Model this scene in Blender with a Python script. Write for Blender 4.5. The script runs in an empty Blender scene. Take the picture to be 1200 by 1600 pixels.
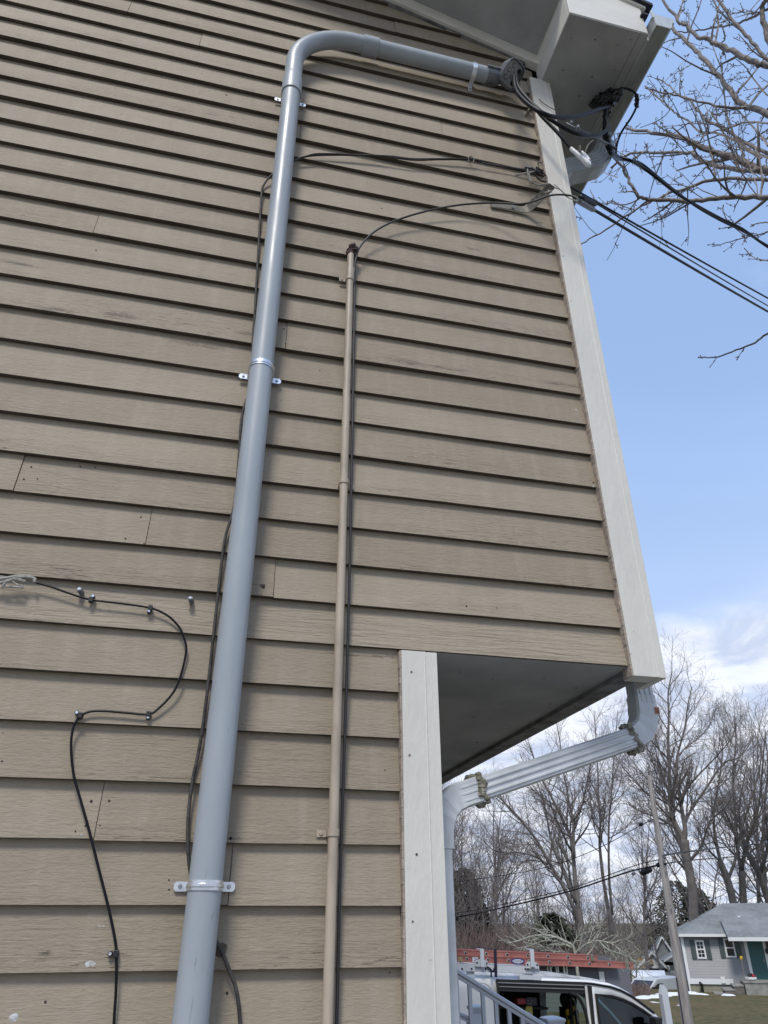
import bpy, math, random
import numpy as np
from mathutils import Vector, Matrix, Euler
R = math.radians
sc = bpy.context.scene
col = sc.collection
# ------------------------------------------------------------------ camera
F_PX = 1134.3
PIT, YAW, ROLL = R(29.337), R(13.398), R(-0.165)
CAM = Vector((0, -2.2844, 1.65))
cp, sp, cy, sy = math.cos(PIT), math.sin(PIT), math.cos(YAW), math.sin(YAW)
FW = Vector((sy*cp, cy*cp, sp)); RT = Vector((cy, -sy, 0)); UP = RT.cross(FW)
cr, sr = math.cos(ROLL), math.sin(ROLL)
RT, UP = RT*cr + UP*sr, UP*cr - RT*sr
cam = bpy.data.cameras.new("camera"); cam.sensor_fit = 'VERTICAL'; cam.sensor_height = 36; cam.sensor_width = 27
cam.lens = F_PX/1600*36; cam.clip_start = .05; cam.clip_end = 6000
co = bpy.data.objects.new("camera", cam); col.objects.link(co)
co.matrix_world = Matrix(((RT.x, UP.x, -FW.x, CAM.x), (RT.y, UP.y, -FW.y, CAM.y), (RT.z, UP.z, -FW.z, CAM.z), (0, 0, 0, 1)))
sc.camera = co
sc.render.resolution_x = 768; sc.render.resolution_y = 1024
# ------------------------------------------------------------------ world, sun, exposure
SUN_EL, SUN_AZ = R(55), R(206)      # azimuth measured clockwise from +y
w = bpy.data.worlds.new("World"); sc.world = w; w.use_nodes = True
nt = w.node_tree; nt.nodes.clear()
def N(t, kind, **kw):
    n = t.nodes.new(kind)
    for k, v in kw.items():
        if k in n.bl_rna.properties.keys(): setattr(n, k, v)
    return n
def lk(t, a, b): t.links.new(a, b)
sky = N(nt, 'ShaderNodeTexSky', sky_type='NISHITA', sun_disc=False, sun_elevation=SUN_EL, sun_rotation=SUN_AZ, air_density=1.0, dust_density=1.6, ozone_density=1.2)
bg = N(nt, 'ShaderNodeBackground'); bg.inputs[1].default_value = .112
out = N(nt, 'ShaderNodeOutputWorld')
tc = N(nt, 'ShaderNodeTexCoord'); sep = N(nt, 'ShaderNodeSeparateXYZ'); lk(nt, tc.outputs['Generated'], sep.inputs[0])
def math_n(t, op, a, b=None, c=None, clamp=False):
    n = N(t, 'ShaderNodeMath', operation=op); n.use_clamp = clamp
    for i, v in enumerate((a, b, c)):
        if v is None: continue
        if isinstance(v, (int, float)): n.inputs[i].default_value = v
        else: lk(t, v, n.inputs[i])
    return n.outputs[0]
def mrange(t, v, a, b, c=0., d=1., smooth=True):
    n = N(t, 'ShaderNodeMapRange', interpolation_type='SMOOTHSTEP' if smooth else 'LINEAR')
    lk(t, v, n.inputs[0])
    for i, q in enumerate((a, b, c, d)): n.inputs[i+1].default_value = q
    return n.outputs[0]
def mixc(t, f, a, b, mode='MIX'):
    n = N(t, 'ShaderNodeMix', data_type='RGBA', blend_type=mode)
    for s, v in ((n.inputs[0], f), (n.inputs[6], a), (n.inputs[7], b)):
        if isinstance(v, (int, float)): s.default_value = v
        elif isinstance(v, (tuple, list)): s.default_value = tuple(v)+(1,) if len(v) == 3 else v
        else: lk(t, v, s)
    return n.outputs[2]
zc_ = math_n(nt, 'ADD', math_n(nt, 'MAXIMUM', sep.outputs[2], 0.0), .16)
cmb = N(nt, 'ShaderNodeCombineXYZ')
lk(nt, math_n(nt, 'DIVIDE', sep.outputs[0], zc_), cmb.inputs[0]); lk(nt, math_n(nt, 'DIVIDE', sep.outputs[1], zc_), cmb.inputs[1])
def noise(t, vec, scale, detail=4, rough=.5, dist=0., out='Fac', w=None):
    n = N(t, 'ShaderNodeTexNoise'); n.inputs['Scale'].default_value = scale; n.inputs['Detail'].default_value = detail
    n.inputs['Roughness'].default_value = rough; n.inputs['Distortion'].default_value = dist
    if vec is not None: lk(t, vec, n.inputs['Vector'])
    return n.outputs[out]
c1 = noise(nt, cmb.outputs[0], 1.25, 7, .55, .3)
lowm = mrange(nt, sep.outputs[2], .16, .44, 1., 0.)          # cloud deck fills the low sky
cm = mrange(nt, math_n(nt, 'ADD', c1, math_n(nt, 'MULTIPLY', lowm, .36)), .56, .74)
c2 = noise(nt, cmb.outputs[0], 3.2, 6, .6, .5)
ccol = mixc(nt, mrange(nt, c2, .38, .62), (5.4, 6.1, 7.8), (9.2, 9.4, 10.0))
wisp = mrange(nt, noise(nt, cmb.outputs[0], .6, 4, .6, .8), .3, .75, .66, .86)
skyc = mixc(nt, wisp, sky.outputs[0], (4.0, 5.95, 9.9))
hz_ = math_n(nt, 'MULTIPLY', mrange(nt, sep.outputs[2], .18, .62, 1., 0.), mrange(nt, noise(nt, cmb.outputs[0], 1.1, 3, .5, .4), .32, .66, .42, 1.))
skyc = mixc(nt, math_n(nt, 'MULTIPLY', hz_, .80), skyc, (7.6, 8.7, 10.6))
fin = mixc(nt, math_n(nt, 'MULTIPLY', cm, .85), skyc, ccol)
lk(nt, fin, bg.inputs[0]); lk(nt, bg.outputs[0], out.inputs[0])
sl = bpy.data.lights.new("sun", 'SUN'); sl.energy = 2.7; sl.angle = R(13); sl.color = (1, .94, .84)
so = bpy.data.objects.new("sun", sl); col.objects.link(so)
sd = Vector((math.sin(SUN_AZ)*math.cos(SUN_EL), math.cos(SUN_AZ)*math.cos(SUN_EL), math.sin(SUN_EL)))
so.rotation_euler = (-sd).to_track_quat('-Z', 'Y').to_euler(); so.location = (-3, -6, 9)
sc.view_settings.view_transform = 'Standard'; sc.view_settings.look = 'None'; sc.view_settings.gamma = 1
sc.view_settings.use_curve_mapping = False; sc.view_settings.exposure = 0.0
# ------------------------------------------------------------------ pixel -> point
def ray(px, py): return FW + RT*((px-600)/F_PX) + UP*((800-py)/F_PX)
def at(px, py, Y=None, X=None, Z=None, d=None):
    r = ray(px, py)
    if Y is not None: t = (Y-CAM.y)/r.y
    elif X is not None: t = (X-CAM.x)/r.x
    elif Z is not None: t = (Z-CAM.z)/r.z
    else: t = d/math.hypot(r.x, r.y)
    return CAM + r*t
def on_frame(px, py, M, y=0.0):
    """local x, z where the pixel's ray meets the plane y_local = y of frame M"""
    I = M.inverted(); o = I @ CAM; d = I.to_3x3() @ ray(px, py)
    p = o + d*((y-o.y)/d.y); return p
# ------------------------------------------------------------------ mesh builder
LOCAL = set()          # empties whose children are modelled in the empty's own frame
class MB:
    def __init__(s): s.v = []; s.f = []; s.m = []; s.a = []
    def add(s, vs, fs, mi=0, at=0.):
        b = len(s.v); s.v += [tuple(v) for v in vs]; s.f += [tuple(b+i for i in f) for f in fs]; s.m += [mi]*len(fs); s.a += [at]*len(fs)
    def box(s, a, b, mi=0, M=None):
        (x0, y0, z0), (x1, y1, z1) = a, b
        vs = [Vector(p) for p in ((x0,y0,z0),(x1,y0,z0),(x1,y1,z0),(x0,y1,z0),(x0,y0,z1),(x1,y0,z1),(x1,y1,z1),(x0,y1,z1))]
        if M is not None: vs = [M @ v for v in vs]
        s.add(vs, [(0,3,2,1),(4,5,6,7),(0,1,5,4),(1,2,6,5),(2,3,7,6),(3,0,4,7)], mi)
    def prism(s, poly, a, b, ax='y', mi=0):
        """poly of (p,q) extruded from a to b along ax"""
        n = len(poly)
        def mk(p, q, r): return {'y': (p, r, q), 'x': (r, p, q), 'z': (p, q, r)}[ax]
        vs = [mk(p, q, a) for p, q in poly] + [mk(p, q, b) for p, q in poly]
        s.add(vs, [tuple(range(n)), tuple(range(2*n-1, n-1, -1))] + [(i, n+i, n+(i+1) % n, (i+1) % n) for i in range(n)], mi)
    def tube(s, pts, rad, n=8, caps=True, mi=0, up=None, flat=1.0):
        pts = [Vector(p) for p in pts]; m = len(pts)
        if isinstance(rad, (int, float)): rad = [rad]*m
        T = []
        for i in range(m):
            t = pts[min(i+1, m-1)] - pts[max(i-1, 0)]
            T.append(t.normalized() if t.length > 1e-9 else Vector((0, 0, 1)))
        u = Vector(up) if up is not None else T[0].orthogonal()
        u = (u - T[0]*u.dot(T[0])).normalized()
        vs = []
        for i in range(m):
            u = (u - T[i]*u.dot(T[i]))
            u = u.normalized() if u.length > 1e-6 else T[i].orthogonal().normalized()
            w_ = T[i].cross(u)
            for j in range(n):
                a = 2*math.pi*j/n
                vs.append(pts[i] + u*(math.cos(a)*rad[i]*flat) + w_*(math.sin(a)*rad[i]))
        fs = []
        for i in range(m-1):
            for j in range(n):
                k = (j+1) % n; fs.append((i*n+j, i*n+k, (i+1)*n+k, (i+1)*n+j))
        if caps: fs += [tuple(range(n-1, -1, -1)), tuple((m-1)*n+j for j in range(n))]
        s.add(vs, fs, mi)
    def cyl(s, a, b, r, n=12, r2=None, mi=0): s.tube([a, b], [r, r if r2 is None else r2], n, True, mi)
    def ball(s, c, r, n=8, m=6, mi=0, sc_=(1, 1, 1), jit=0., rnd=None):
        c = Vector(c); vs = []; fs = []
        for i in range(m+1):
            th = math.pi*i/m
            for j in range(n):
                ph = 2*math.pi*j/n; k = 1 + (rnd.uniform(-jit, jit) if rnd and 0 < i < m else 0)
                vs.append(c + Vector((math.sin(th)*math.cos(ph)*sc_[0], math.sin(th)*math.sin(ph)*sc_[1], math.cos(th)*sc_[2]))*r*k)
        for i in range(m):
            for j in range(n):
                q = (j+1) % n; fs.append((i*n+j, (i+1)*n+j, (i+1)*n+q, i*n+q))
        s.add(vs, fs, mi)
    def build(s, name, mats, parent=None, smooth=False, bevel=0., angle=40, attr=False):
        me = bpy.data.meshes.new(name); me.from_pydata(s.v, [], s.f)
        if not isinstance(mats, (list, tuple)): mats = [mats]
        for m in mats: me.materials.append(m)
        if len(mats) > 1: me.polygons.foreach_set('material_index', s.m)
        if attr:
            a = me.attributes.new('rnd', 'FLOAT', 'FACE'); a.data.foreach_set('value', s.a)
        if smooth: me.polygons.foreach_set('use_smooth', [True]*len(me.polygons))
        me.update()
        if smooth and angle < 180:
            try: me.set_sharp_from_angle(angle=R(angle))
            except Exception: pass
        o = bpy.data.objects.new(name, me); col.objects.link(o)
        if parent is not None:
            o.parent = parent
            if parent.type == 'EMPTY' and parent.name not in LOCAL: o.matrix_parent_inverse = Matrix.Translation(-parent.location)
        if bevel:
            md = o.modifiers.new('bevel', 'BEVEL'); md.width = bevel; md.segments = 2; md.limit_method = 'ANGLE'; md.angle_limit = R(35)
        return o
def tag(o, label=None, cat=None, group=None, kind=None):
    if label: o['label'] = label
    if cat: o['category'] = cat
    if group: o['group'] = group
    if kind: o['kind'] = kind
    return o
def empty(name, loc=(0, 0, 0), label=None, cat=None, group=None, M=None):
    o = bpy.data.objects.new(name, None); col.objects.link(o); o.empty_display_size = .1
    if M is not None: o.matrix_world = M; LOCAL.add(o.name)
    else: o.location = loc
    return tag(o, label, cat, group)
def spline(pts, n=8):
    """Catmull-Rom through points"""
    P = [Vector(p) for p in pts]; P = [P[0]*2-P[1]] + P + [P[-1]*2-P[-2]]; o = []
    for i in range(1, len(P)-2):
        for k in range(n):
            t = k/n; a, b, c, d = P[i-1], P[i], P[i+1], P[i+2]
            o.append(.5*((2*b) + (c-a)*t + (2*a-5*b+4*c-d)*t*t + (3*b-a-3*c+d)*t**3))
    o.append(P[-2]); return o
# ------------------------------------------------------------------ materials
def mat(name, colr, rough=.6, metal=0., spec=.5, var=0., vscale=6., bump=0., bscale=60., stretch=(1, 1, 1), var2=None, coat=0.):
    m = bpy.data.materials.new(name); m.use_nodes = True; t = m.node_tree; b = t.nodes['Principled BSDF']
    b.inputs['Roughness'].default_value = rough; b.inputs['Metallic'].default_value = metal
    b.inputs['Specular IOR Level'].default_value = spec; b.inputs['Base Color'].default_value = (*colr, 1)
    if coat: b.inputs['Coat Weight'].default_value = coat; b.inputs['Coat Roughness'].default_value = .1
    if var or bump:
        tc = N(t, 'ShaderNodeTexCoord'); mp = N(t, 'ShaderNodeMapping'); lk(t, tc.outputs['Object'], mp.inputs[0]); mp.inputs['Scale'].default_value = stretch
        if var:
            n1 = noise(t, mp.outputs[0], vscale, 6, .6, .2)
            c2 = var2 if var2 else tuple(c*(1-var) for c in colr)
            c1 = tuple(min(1, c*(1+var*.5)) for c in colr) if not var2 else colr
            lk(t, mixc(t, mrange(t, n1, .35, .68), c1, c2), b.inputs['Base Color'])
        if bump:
            n2 = noise(t, mp.outputs[0], bscale, 5, .6)
            bp = N(t, 'ShaderNodeBump'); bp.inputs['Strength'].default_value = bump; bp.inputs['Distance'].default_value = .01
            lk(t, n2, bp.inputs['Height']); lk(t, bp.outputs[0], b.inputs['Normal'])
    return m
def siding_material():
    m = bpy.data.materials.new('painted_clapboard'); m.use_nodes = True; t = m.node_tree; b = t.nodes['Principled BSDF']
    tc = N(t, 'ShaderNodeTexCoord'); P = tc.outputs['Object']
    uv = N(t, 'ShaderNodeUVMap'); su = N(t, 'ShaderNodeSeparateXYZ'); lk(t, uv.outputs[0], su.inputs[0]); V = su.outputs[1]
    at_ = N(t, 'ShaderNodeAttribute', attribute_name='rnd'); rn = at_.outputs['Fac']
    off = N(t, 'ShaderNodeCombineXYZ'); lk(t, math_n(t, 'MULTIPLY', rn, 37.), off.inputs[0]); lk(t, math_n(t, 'MULTIPLY', rn, 11.), off.inputs[1])
    ad = N(t, 'ShaderNodeVectorMath', operation='ADD'); lk(t, P, ad.inputs[0]); lk(t, off.outputs[0], ad.inputs[1]); Q = ad.outputs[0]
    def mp(s, src=Q):
        n = N(t, 'ShaderNodeMapping'); lk(t, src, n.inputs[0]); n.inputs['Scale'].default_value = s; return n.outputs[0]
    base = mixc(t, mrange(t, rn, 0., 1., smooth=False), (.268, .222, .164), (.332, .282, .214))
    # broad blotches and faint vertical run-off streaks
    base = mixc(t, mrange(t, noise(t, P, 1.3, 4, .6), .35, .7, 0, .4), base, (.245, .207, .160))
    base = mixc(t, mrange(t, noise(t, mp((9, 9, .9)), 2.2, 4, .6), .42, .75, 0, .28), base, (.375, .328, .26))
    base = mixc(t, mrange(t, noise(t, mp((2, 2, 30)), 3.5, 5, .65), .5, .78, 0, .14), base, (.21, .172, .134))
    # weathered: fine checks and flecks, denser towards the drip edge of some boards
    wear = noise(t, mp((.8, 1, 4)), 1.6, 4, .6)
    edge = mrange(t, V, 0., .55, .16, -.04)
    wm = math_n(t, 'ADD', math_n(t, 'ADD', wear, edge), math_n(t, 'MULTIPLY', math_n(t, 'SUBTRACT', math_n(t, 'FRACT', math_n(t, 'MULTIPLY', rn, 7.3)), .68), .26))
    fl = noise(t, mp((9, 60, 170)), 1.5, 4, .7, .3)
    fl2 = noise(t, mp((3.2, 60, 90)), 1.5, 3, .7, .6)
    chips = math_n(t, 'MULTIPLY', mrange(t, fl, .62, .66), mrange(t, wm, .56, .74))
    chips2 = math_n(t, 'MULTIPLY', mrange(t, fl2, .66, .70), mrange(t, wm, .60, .76))
    ch = math_n(t, 'MAXIMUM', chips, chips2)
    ticks = noise(t, mp((16, 60, 230)), 1.2, 3, .7)
    base = mixc(t, math_n(t, 'MULTIPLY', mrange(t, ticks, .52, .66), mrange(t, wm, .40, .66, .06, .42)), base, (.175, .140, .105))
    # places where the paint has gone
    blob = None
    for (px, py, rx, rz) in BLOBS:
        c = at(px, py, Y=0)
        sb = N(t, 'ShaderNodeVectorMath', operation='SUBTRACT'); lk(t, P, sb.inputs[0]); sb.inputs[1].default_value = (c.x, 0, c.z)
        ml = N(t, 'ShaderNodeVectorMath', operation='MULTIPLY'); lk(t, sb.outputs[0], ml.inputs[0]); ml.inputs[1].default_value = (1/rx, 0, 1/rz)
        ln = N(t, 'ShaderNodeVectorMath', operation='LENGTH'); lk(t, ml.outputs[0], ln.inputs[0])
        q = mrange(t, ln.outputs['Value'], .2, 1.1, 1, 0)
        blob = q if blob is None else math_n(t, 'MAXIMUM', blob, q)
    fl3 = noise(t, mp((14, 60, 140)), 1.3, 4, .75, .2)
    bl = math_n(t, 'MULTIPLY', blob, mrange(t, fl3, .47, .56))
    ch = math_n(t, 'MAXIMUM', ch, math_n(t, 'MULTIPLY', bl, .8))
    colr = mixc(t, math_n(t, 'MULTIPLY', ch, .85), base, (.085, .070, .058))
    # tiny scattered specks
    vo = N(t, 'ShaderNodeTexVoronoi'); vo.inputs['Scale'].default_value = 11; lk(t, mp((1, 0, 1)), vo.inputs['Vector'])
    sp_ = math_n(t, 'MULTIPLY', mrange(t, vo.outputs['Distance'], .025, .045, 1, 0), mrange(t, noise(t, P, 5, 2), .52, .56))
    colr = mixc(t, math_n(t, 'MULTIPLY', sp_, .8), colr, (.05, .042, .035))
    # pale scuffs low on the wall
    sc1 = math_n(t, 'MULTIPLY', mrange(t, noise(t, mp((14, 14, 22)), 1.0, 5, .7), .70, .74), .0)
    colr = mixc(t, sc1, colr, (.55, .55, .55))
    lk(t, colr, b.inputs['Base Color'])
    b.inputs['Roughness'].default_value = .62; b.inputs['Specular IOR Level'].default_value = .28
    # relief: wood grain, brush marks, blisters, checks
    g1 = noise(t, mp((4, 20, 75)), 1.6, 5, .65, .5)
    g2 = noise(t, mp((22, 22, 60)), 2.0, 4, .6, .4)
    g3 = noise(t, mp((2.5, 4, 9)), 1.5, 3, .5)
    gw = mrange(t, wm, .38, .66, .3, 1.9)
    h = math_n(t, 'ADD', math_n(t, 'MULTIPLY', math_n(t, 'MULTIPLY', g1, gw), .0016), math_n(t, 'MULTIPLY', g2, .0024))
    h = math_n(t, 'ADD', h, math_n(t, 'MULTIPLY', g3, .0035))
    h = math_n(t, 'SUBTRACT', h, math_n(t, 'MULTIPLY', ch, .0008))
    # old rough-sawn boards
    h = math_n(t, 'SUBTRACT', h, math_n(t, 'MULTIPLY', ticks, .0012))
    rs = math_n(t, 'GREATER_THAN', rn, .93)
    g4 = noise(t, mp((3.0, 10, 48)), 1.4, 4, .6, .7)
    h = math_n(t, 'ADD', h, math_n(t, 'MULTIPLY', rs, math_n(t, 'MULTIPLY', g4, .007)))
    bp = N(t, 'ShaderNodeBump'); bp.inputs['Strength'].default_value = 1.0; bp.inputs['Distance'].default_value = 1.0
    lk(t, h, bp.inputs['Height']); lk(t, bp.outputs[0], b.inputs['Normal'])
    return m
BLOBS = [(90, 485, .10, .02), (185, 492, .10, .03), (310, 535, .16, .018), (385, 520, .06, .02), (640, 566, .11, .022), (880, 600, .13, .016), (700, 575, .14, .014),
         (60, 970, .02, .006), (840, 345, .05, .02), (740, 388, .05, .015), (120, 320, .10, .015), (680, 1030, .14, .012), (30, 410, .12, .012), (600, 1025, .3, .008), (70, 1490, .02, .02)]
M = {}
M['siding'] = siding_material()
M['siding_under_shade'] = mat('siding_underside_shade', (.075, .060, .047), .8, var=.3, vscale=8)  # board undersides coloured near black to deepen the lap shadows
M['trim'] = mat('painted_white_trim', (.62, .605, .55), .45, spec=.4, var=.10, vscale=4, bump=.35, bscale=26, stretch=(2.2, 2.2, .6), var2=(.585, .57, .52))
M['trim_h'] = mat('painted_white_boards', (.68, .665, .61), .5, var=.1, vscale=4, bump=.2, bscale=30, stretch=(.6, .3, 2))
M['caulk'] = mat('tan_paint_on_trim_edge', (.36, .30, .25), .7, var=.25, vscale=30, bump=.5, bscale=90)
M['edgewhite'] = mat('pale_edge_ridge', (.66, .655, .60), .4, bump=.3, bscale=60)
M['soffit'] = mat('grey_painted_soffit', (.37, .375, .375), .6, var=.22, vscale=2.2, bump=.35, bscale=9)
M['soffit_dark'] = mat('dark_batten_and_shade', (.20, .20, .20), .7, var=.4, vscale=12, bump=.4)
M['gutter'] = mat('weathered_aluminium_gutter', (.33, .355, .355), .45, metal=.25, var=.3, vscale=9, bump=.08, stretch=(1, .3, 1))
M['gutter_white'] = mat('white_gutter_face', (.5, .54, .54), .35, var=.15, vscale=9)
M['shingle'] = mat('dark_shingles', (.03, .03, .045), .9, var=.4, vscale=40, bump=.8)
M['downspout'] = mat('white_enamel_downspout', (.52, .55, .575), .32, spec=.5, var=.16, vscale=7, bump=.08, bscale=14)
M['seal'] = mat('old_putty_seal', (.13, .12, .09), .85, var=.6, vscale=60, bump=.9, bscale=90, var2=(.36, .34, .28))
M['pvc'] = mat('grey_pvc', (.27, .305, .34), .30, spec=.5, var=.10, vscale=2.5, bump=.04, bscale=8, stretch=(1, 1, .4))
def pvc_material():
    m = bpy.data.materials.new('grey_pvc'); m.use_nodes = True; t = m.node_tree; b = t.nodes['Principled BSDF']; P = N(t, 'ShaderNodeTexCoord').outputs['Object']
    def mp(s):
        n = N(t, 'ShaderNodeMapping'); lk(t, P, n.inputs[0]); n.inputs['Scale'].default_value = s; n.inputs['Rotation'].default_value = (.2, .1, .3); return n.outputs[0]
    c = mixc(t, mrange(t, noise(t, mp((2, 2, .6)), 2.5, 5, .6), .35, .7), (.335, .370, .402), (.290, .322, .352))
    c = mixc(t, mrange(t, noise(t, mp((10, 10, 1.2)), 3.0, 5, .7), .52, .75, 0, .35), c, (.34, .36, .37))       # chalky runs
    sc_ = math_n(t, 'MULTIPLY', mrange(t, noise(t, mp((60, 60, 9)), 1.2, 3, .6, .6), .66, .70), mrange(t, noise(t, P, 2.2, 3), .52, .62))
    c = mixc(t, math_n(t, 'MULTIPLY', sc_, .55), c, (.13, .14, .15)); lk(t, c, b.inputs['Base Color'])
    lk(t, mrange(t, noise(t, mp((6, 6, 2)), 2, 4), .3, .7, .32, .48), b.inputs['Roughness'])
    bp = N(t, 'ShaderNodeBump'); bp.inputs['Strength'].default_value = .5; bp.inputs['Distance'].default_value = .002; lk(t, noise(t, mp((3, 3, 1)), 5, 3), bp.inputs['Height']); lk(t, bp.outputs[0], b.inputs['Normal']); return m
M['pvc'] = pvc_material()
M['zinc'] = mat('bright_zinc', (.74, .76, .80), .30, metal=.85, var=.12, vscale=30, bump=.1, bscale=40)
M['screw'] = mat('screw_steel', (.35, .36, .38), .35, metal=1.)
M['castal'] = mat('cast_grey_head', (.17, .185, .205), .45, metal=.35, var=.2, vscale=40, bump=.2, bscale=80)
M['plate'] = mat('cast_plate', (.30, .32, .34), .5, metal=.2, var=.2, vscale=40)
M['castdark'] = mat('dark_opening', (.012, .012, .014), .8)
M['cable'] = mat('black_cable', (.008, .0085, .011), .45, spec=.2, var=.3, vscale=40)
M['coax'] = mat('black_coax', (.016, .016, .018), .5, bump=.1)
M['oldcable'] = mat('weathered_brown_cable', (.050, .046, .044), .7, var=.5, vscale=30, bump=.3)
M['greywire'] = mat('grey_weathered_wire', (.30, .29, .26), .7, var=.4, vscale=60, bump=.3)
M['whitetape'] = mat('white_tape', (.74, .76, .78), .4, var=.08, vscale=30, bump=.3, bscale=60)
M['tape'] = mat('black_tape', (.012, .012, .014), .22, bump=.3, bscale=45, var=.3)
M['conduit'] = mat('tan_painted_conduit', (.40, .335, .26), .5, var=.2, vscale=14, bump=.1, stretch=(1, 1, .3))
M['putty'] = mat('brown_duct_putty', (.045, .026, .02), .8, var=.3, vscale=60, bump=.9, bscale=90)
M['galv'] = mat('galvanised_bracket', (.24, .225, .185), .55, metal=.3, var=.3, vscale=20, bump=.15)
M['hole'] = mat('dark_scar', (.035, .028, .022), .95, var=.5, vscale=50)
M['scar'] = mat('weathered_wood_scar', (.12, .09, .07), .9, var=.5, vscale=60, bump=.8)
M['scuff'] = mat('pale_scuff', (.50, .52, .54), .7, var=.5, vscale=80, var2=(.33, .30, .27))
# ================================================================== THE HOUSE
E_ = .1524
ZK = [1.5373, 1.6887, 1.842, 1.995, 2.1506, 2.2988, 2.4467, 2.5933, 2.7427, 2.8899, 3.0427, 3.2037, 3.3631, 3.5207, 3.6821, 3.839,
      3.991, 4.1446, 4.2973, 4.4524, 4.6053, 4.7584, 4.9096, 5.0603, 5.2102, 5.3588, 5.5064, 5.6527, 5.8034, 5.9553, 6.1072, 6.2591, 6.411]
K0 = 0
while ZK[0] > .35: ZK.insert(0, ZK[0]-E_); K0 += 1
while ZK[-1] < 8.9: ZK.append(ZK[-1]+E_)
ZOV = ZK[K0+6]                        # bottom of the overhanging storey
XL, XLO, XUP = -6.5, .592, 1.452      # siding ends at the lower / upper corner boards
def rake_x(z): return 1.524 - (z-6.259)/.336
TB = .0205                            # drip-edge thickness
house = empty('clapboard_house', (0, 0, 0), 'tan clapboard house with white corner boards and an overhanging upper storey', 'house')
rnd = random.Random(5)
JOINTS = [(150, 350), (28, 745), (232, 825), (429, 905), (155, 1265), (202, 12), (313, 65), (470, 205), (447, 530), (571, 15), (617, 42), (362, 1345), (690, 200)]
jx = {}
for px, py in JOINTS:
    p = at(px, py, Y=.008)
    for k in range(len(ZK)-1):
        if ZK[k] <= p.z < ZK[k+1]: jx.setdefault(k, []).append(p.x)
for k in range(len(ZK)-1):            # joints outside the frame
    if k not in jx and rnd.random() < .6: jx.setdefault(k, []).append(rnd.uniform(-6, -3.3))
sd_ = MB(); uvs = []
def addq(vs, uvq, mi, a):
    sd_.add(vs, [(0, 1, 2, 3)], mi, a); uvs.extend(uvq)
for k in range(len(ZK)-1):
    z0, z1 = ZK[k], ZK[k+1]
    upper = k >= K0+6
    xe = XUP if upper else XLO
    xs = [XL] + sorted(jx.get(k, [])) + [xe]
    for i in range(len(xs)-1):
        a, b = xs[i]+(.0011 if i else 0), xs[i+1]-(.0011 if i < len(xs)-2 else 0)
        r_ = .97 if k == K0+6 else rnd.uniform(0, .9)
        dz = rnd.uniform(-.0024, .0024)
        n = max(1, int((b-a)/.35)); ph = rnd.uniform(0, 6)
        X = [a+(b-a)*j/n for j in range(n+1)]
        zb = [z0+dz+.0017*math.sin(x*1.7+ph)+.0009*math.sin(x*4.1+ph*3) for x in X]
        yb = [.0012*math.sin(x*2.3+ph*2)-rnd.uniform(0, .0007) for x in X]
        th = TB*rnd.uniform(.88, 1.08)
        for j in range(n):
            x0, x1 = X[j], X[j+1]; zt = z1+.004
            c = [x1, x1]
            if z1 > 6.1:               # cut along the rake
                if x0 > rake_x(zb[j]): continue
                c = [min(x1, rake_x(z0)), min(x1, rake_x(zt))]
                if c[0] <= x0: continue
                c[1] = max(c[1], x0)
            def yf(z, q): return yb[q] + th*(z-zb[q])/E_
            addq([(x0, yb[j], zb[j]), (c[0], yb[j+1], zb[j+1]), (c[1], yf(zt, j+1), zt), (x0, yf(zt, j), zt)], [(x0, 0), (c[0], 0), (c[1], 1), (x0, 1)], 0, r_)
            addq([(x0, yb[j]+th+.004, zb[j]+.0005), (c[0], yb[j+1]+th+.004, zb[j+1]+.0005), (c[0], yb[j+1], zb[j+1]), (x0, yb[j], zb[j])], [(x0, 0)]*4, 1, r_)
        # board end
        if xe == xs[i+1] and z1 < 6.1:
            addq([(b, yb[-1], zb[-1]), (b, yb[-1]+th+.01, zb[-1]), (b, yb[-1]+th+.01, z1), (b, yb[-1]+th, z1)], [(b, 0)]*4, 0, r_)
o = sd_.build('siding', [M['siding'], M['siding_under_shade']], house, attr=True)
ul = o.data.uv_layers.new(name='UVMap'); ul.data.foreach_set('uv', [c for q in uvs for c in q])
# wall core behind the boards, so nothing shows through and the house is solid
wc = MB(); YB = 9.0
wc.prism([(XL, 0.0), (XLO+.10, 0.0), (XLO+.10, ZOV+.012), (1.50, ZOV+.012), (1.50, 6.24), (XL, 6.24+(1.50-XL)*.336)], .024, YB, 'y')
wc.build('wall', M['siding'], house)
fd = MB(); fd.box((XL, .0, -.2), (XLO+.09, YB-.01, .32))
fd.build('foundation', mat('foundation_concrete', (.3, .3, .29), .9, var=.2, bump=.3), house)
# nail heads and small marks on the boards
def dot(px, py, r=.0028, y=-.0012, mi=0):
    nh = MB()
    p = at(px, py, Y=.004); kk = [z for z in ZK if z <= p.z][-1]; yy = TB*(p.z-kk)/E_
    nh.cyl((p.x, yy+.002, p.z), (p.x, yy-.0012, p.z), r, 8, mi=mi); nh.build('nail_head', M['hole'], house)
for px, py in [(125, 726), (148, 727), (37, 748), (58, 747), (16, 753), (20, 725), (48, 727), (220, 806), (239, 807), (196, 842), (225, 850), (142, 1251), (170, 1251), (156, 1291), (134, 1290),
               (444, 511), (458, 514), (446, 537), (401, 553), (404, 546), (3, 1144), (3, 1190), (264, 1375), (264, 1390), (118, 1299), (70, 1566), (355, 1552), (604, 1498), (627, 1280), (545, 300),
               (150, 390), (243, 107), (354, 146), (315, 113), (95, 20), (190, 178), (500, 577), (700, 690), (670, 320), (597, 325), (936, 911), (927, 754), (733, 888), (729, 947), (602, 1203)]:
    dot(px, py, rnd.choice([.0022, .003, .0035]))
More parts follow.
